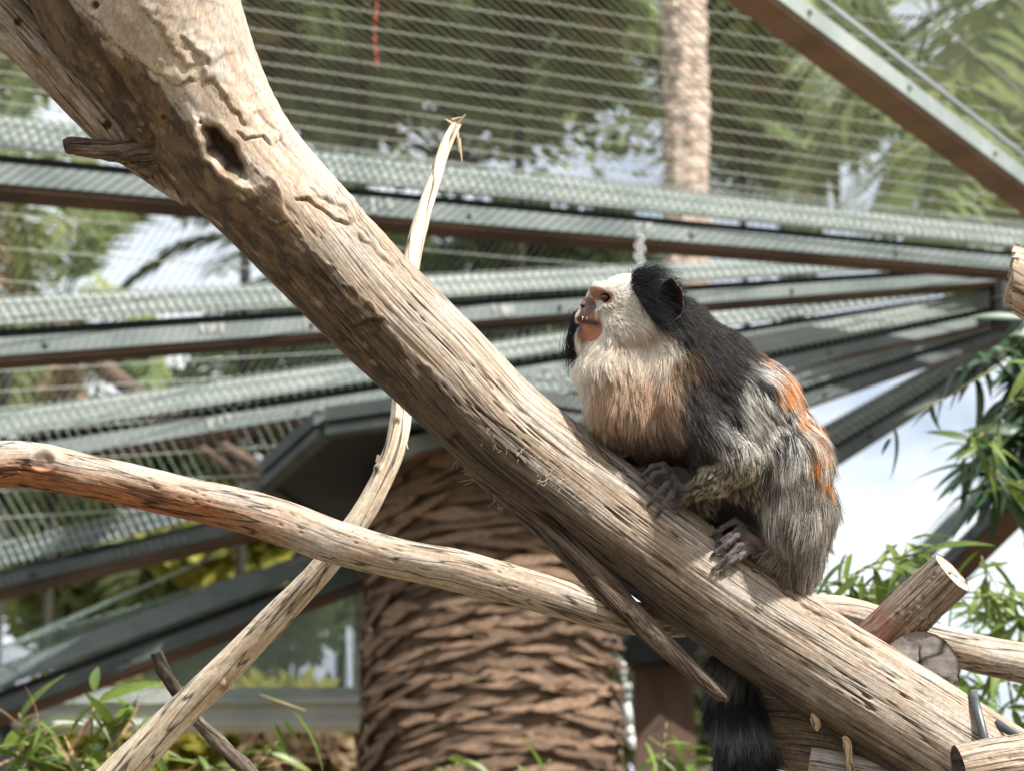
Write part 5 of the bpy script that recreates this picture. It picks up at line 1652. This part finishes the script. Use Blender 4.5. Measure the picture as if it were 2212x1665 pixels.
# --------------------------------------------- fur
def flow_at(p, nrm):
    D = nearest_prim(p)
    wgt = np.exp(-np.clip(D - D.min(0), 0, 80) / 9.0)
    fl = np.stack([f / max(np.linalg.norm(f), 1e-6) for *_, f in PRIMS])
    v = wgt.T @ fl
    v = v - nrm * np.sum(v * nrm, 1)[:, None]
    return v / np.maximum(np.linalg.norm(v, axis=1), 1e-5)[:, None]

fn, fa = fnorm(V, F)
fc = V[F].mean(1)
def dens(p):
    x, y, z = p[:, 0], p[:, 1], p[:, 2]
    d = np.ones(len(p))
    d *= 1 - .6 * sst(.25, .6, bare_mask(p))
    d *= np.where(z > 40, .45, 1.0)
    d *= np.where((y > 1290) & (y < 1390), .3, 1)
    d *= np.where((x < 1450) & (y < 780), 1.7, 1)
    dh = np.minimum(np.linalg.norm((p - np.array([1435, 1045, -75])) / np.array([50, 62, 60]), axis=1), np.linalg.norm((p - np.array([1582, 1180, -82])) / np.array([56, 62, 60]), axis=1))
    d *= np.where(dh < 1, .75, 1)
    return d
wt = fa * dens(fc); wt /= wt.sum()
NH = 190000
k = rng.choice(len(F), NH, p=wt)
uu, vv_ = rng.uniform(0, 1, (2, NH, 1))
q = V[F[k]]
root_p = (q[:, 0] * (1 - uu) + q[:, 1] * uu) * (1 - vv_) + (q[:, 3] * (1 - uu) + q[:, 2] * uu) * vv_
nrm = grad(root_p)
# clumps: each hair leans towards a neighbour lock
NC = 11000
ci = rng.choice(NH, NC, replace=False)
kd = kdtree.KDTree(NC)
for i, c in enumerate(ci): kd.insert(root_p[c], i)
kd.balance()
own = np.array([kd.find(p)[1] for p in root_p])
crnd = rng.uniform(0, 1, NC)
rnd = np.clip(.5 * crnd[own] + .5 * rng.uniform(0, 1, NH), 0, 1)
rc, tcx, ln, lift = coat(root_p, rnd)
fl = flow_at(root_p, nrm)
hd = ((root_p[:, 0] < 1440) & (root_p[:, 1] < 830))[:, None]
wob = np.stack([perlin(root_p / 45.0 + 100 * j) for j in (1, 2, 3)], -1) * np.where(hd, .95, .6) + hd * np.stack([perlin(root_p / 17.0 + 50 * j) for j in (1, 2, 3)], -1) * .5 + rng.normal(size=(NH, 3)) * .12
fl = fl + wob; fl -= nrm * np.sum(fl * nrm, 1)[:, None] * .9
fl /= np.linalg.norm(fl, axis=1)[:, None]
shag = 1 + .35 * sst(735, 800, root_p[:, 1]) * (ln > 25) * sst(1420, 1500, root_p[:, 0])
stray = rng.uniform(0, 1, NH) < .05
ln = ln * rng.uniform(.6, 1.15, NH) * shag * np.where(stray, 1.25, 1)
lift = lift * np.where(stray, 1.7, 1)
d0 = fl + nrm * (lift * rng.uniform(.7, 1.5, NH))[:, None]
d0 /= np.linalg.norm(d0, axis=1)[:, None]
NP = 6
t = np.linspace(0, 1, NP)
grav = np.array([0, .18, 0])
pts = root_p[:, None] - nrm[:, None] * 1.5 + ln[:, None, None] * (d0[:, None] * t[None, :, None] + (grav - nrm * .22)[:, None] * (t[None, :, None] ** 2))
ctip = pts[ci, -1][own]
pull = np.clip(.55 - np.linalg.norm(root_p - root_p[ci][own], axis=1) / 60, .1, .55)
pts += (ctip - pts[:, -1])[:, None] * (t[None, :, None] ** 1.6) * pull[:, None, None]
var = rng.uniform(.8, 1.15, NH)[:, None]
cols = rc[:, None] * (1 - t[None, :, None] ** .8) + tcx[:, None] * t[None, :, None] ** .8
cols = np.clip(cols * var[:, None], .004, .92)

# ear tufts: long black hair in front of and above each ear, sweeping back and down
def tuft(n, seed, side):
    r = np.random.default_rng(seed)
    out = []
    for i in range(n):
        f = r.uniform(0, 1)
        y0 = 592 + 92 * f; x0 = 1362 + 24 * r.uniform(0, 1) + .62 * max(0, y0 - 622)
        z0 = front_z_cache(x0, y0)
        up = (1 - f)
        f = f if f < .22 or r.uniform() < .8 else f * .2; up = 1 - f
        L = r.uniform(45, 105) if f < .25 else r.uniform(30, 76)
        fly = r.uniform() < .22
        d = np.array([.62, -.75, -.5]) if f < .25 else np.array([.30 + .25 * f, -.30 + .65 * f, -.55])
        d = d + r.normal(size=3) * (.40 if fly else .15)
        d /= np.linalg.norm(d)
        bend = (np.array([.55, .95, .30]) if f < .25 else np.array([.34, .62, .12])) + r.normal(size=3) * .10
        tt = np.linspace(0, 1, NP)[:, None]
        p = np.array([x0, y0, z0 + 2]) + L * (d * tt + bend * tt ** 2 * .62)
        if side < 0: p = p * np.array([1, 1, -1])
        out.append(p)
    return np.array(out)
_fz = {}
def front_z_cache(x, y):
    kx = (int(x // 6), int(y // 6))
    if kx not in _fz: _fz[kx] = front_z(kx[0] * 6 + 3, kx[1] * 6 + 3)
    return _fz[kx]
T1 = tuft(1500, 1, 1)
T2 = tuft(800, 2, -1)
# far-side tuft hanging past the cheek
r = np.random.default_rng(4)
T3 = []
for i in range(230):
    f = r.uniform(0, 1)
    p0 = np.array([1248 + 9 * r.normal() - 8 * f, 664 + 70 * f, 66 + 10 * r.uniform()])
    L = r.uniform(90, 140) * (1 - .35 * f)
    d = np.array([-.24 + r.normal() * .07, .84, .10]); tt = np.linspace(0, 1, NP)[:, None]
    T3.append(p0 + L * (d * tt + np.array([.16, .18, 0]) * tt ** 2))
T3 = np.array(T3)
# long guard hairs scattered over back and rump, whiskers on brow and lip
def solid(n, c, v=.3):
    return np.clip(np.asarray(c)[None, None] * (1 + v * (rng.uniform(-1, 1, (n, 1, 1)))) * np.ones((n, NP, 1)), .003, .9)
sheen = np.array([.012, .013, .016])
# fuzz on and round the ears
T4 = []
for i in range(1500):
    a = r.uniform(0, 2 * math.pi); rr_ = r.uniform(.45, 1.03)
    s = 1 if i % 3 else -1
    cz_ = front_z_cache(1440, 662)
    c_, s_a = math.cos(a), math.sin(a)
    ex, ey = 35 * c_ * (1 if c_ > 0 else .7), 51 * s_a
    xx = ex * math.cos(.2) - ey * math.sin(.2); yy = ex * math.sin(.2) + ey * math.cos(.2)
    zf = cz_ + 6 + (-10 - 18 * rr_ ** 1.5 - (16 * rr_ if c_ > -.2 else 4 * rr_)) * rr_ + 10 * (1 - rr_)
    p0 = np.array([1440 + xx * rr_, 655 + yy * rr_, zf - 1])
    d = np.array([.35 + .55 * c_, .55 * s_a + .25, -.35]) + r.normal(size=3) * .3
    tt = np.linspace(0, 1, NP)[:, None]
    q_ = p0 + r.uniform(10, 26) * (d * tt + np.array([.25, .35, .15]) * tt ** 2)
    T4.append(q_ * np.array([1, 1, s]))
T3 = np.concatenate([T3, np.array(T4)])
allp = np.concatenate([pts, T1, T2, T3]); allc = np.concatenate([cols, solid(len(T1), sheen, .5), solid(len(T2), sheen), solid(len(T3), sheen)])
N = len(allp)
Wp = W(allp.reshape(-1, 3)).reshape(N, NP, 3)
base = BASE[marm.name]
cu = bpy.data.hair_curves.new('fur')
cu.add_curves([NP] * N)
cu.attributes['position'].data.foreach_set('vector', (Wp - base).astype(np.float32).ravel())
ra_ = cu.attributes.get('radius') or cu.attributes.new('radius', 'FLOAT', 'POINT')
rad_pts = np.tile(np.array([1, .95, .85, .7, .45, .12]), (N, 1)) * .000082
ra_.data.foreach_set('value', rad_pts.astype(np.float32).ravel())
ca = cu.attributes.new('Col', 'FLOAT_COLOR', 'POINT')
cc = np.ones((N, NP, 4), np.float32); cc[..., :3] = allc
ca.data.foreach_set('color', cc.ravel())
m_fur, n_, b_ = new_mat('fur')
at = n_.nodes.new('ShaderNodeAttribute'); at.attribute_name = 'Col'
n_.links.new(at.outputs['Color'], b_.inputs['Base Color'])
b_.inputs['Roughness'].default_value = .5; b_.inputs['Specular IOR Level'].default_value = .22
cu.materials.append(m_fur)
fur = bpy.data.objects.new('fur', cu)
COL.objects.link(fur); fur.parent = marm
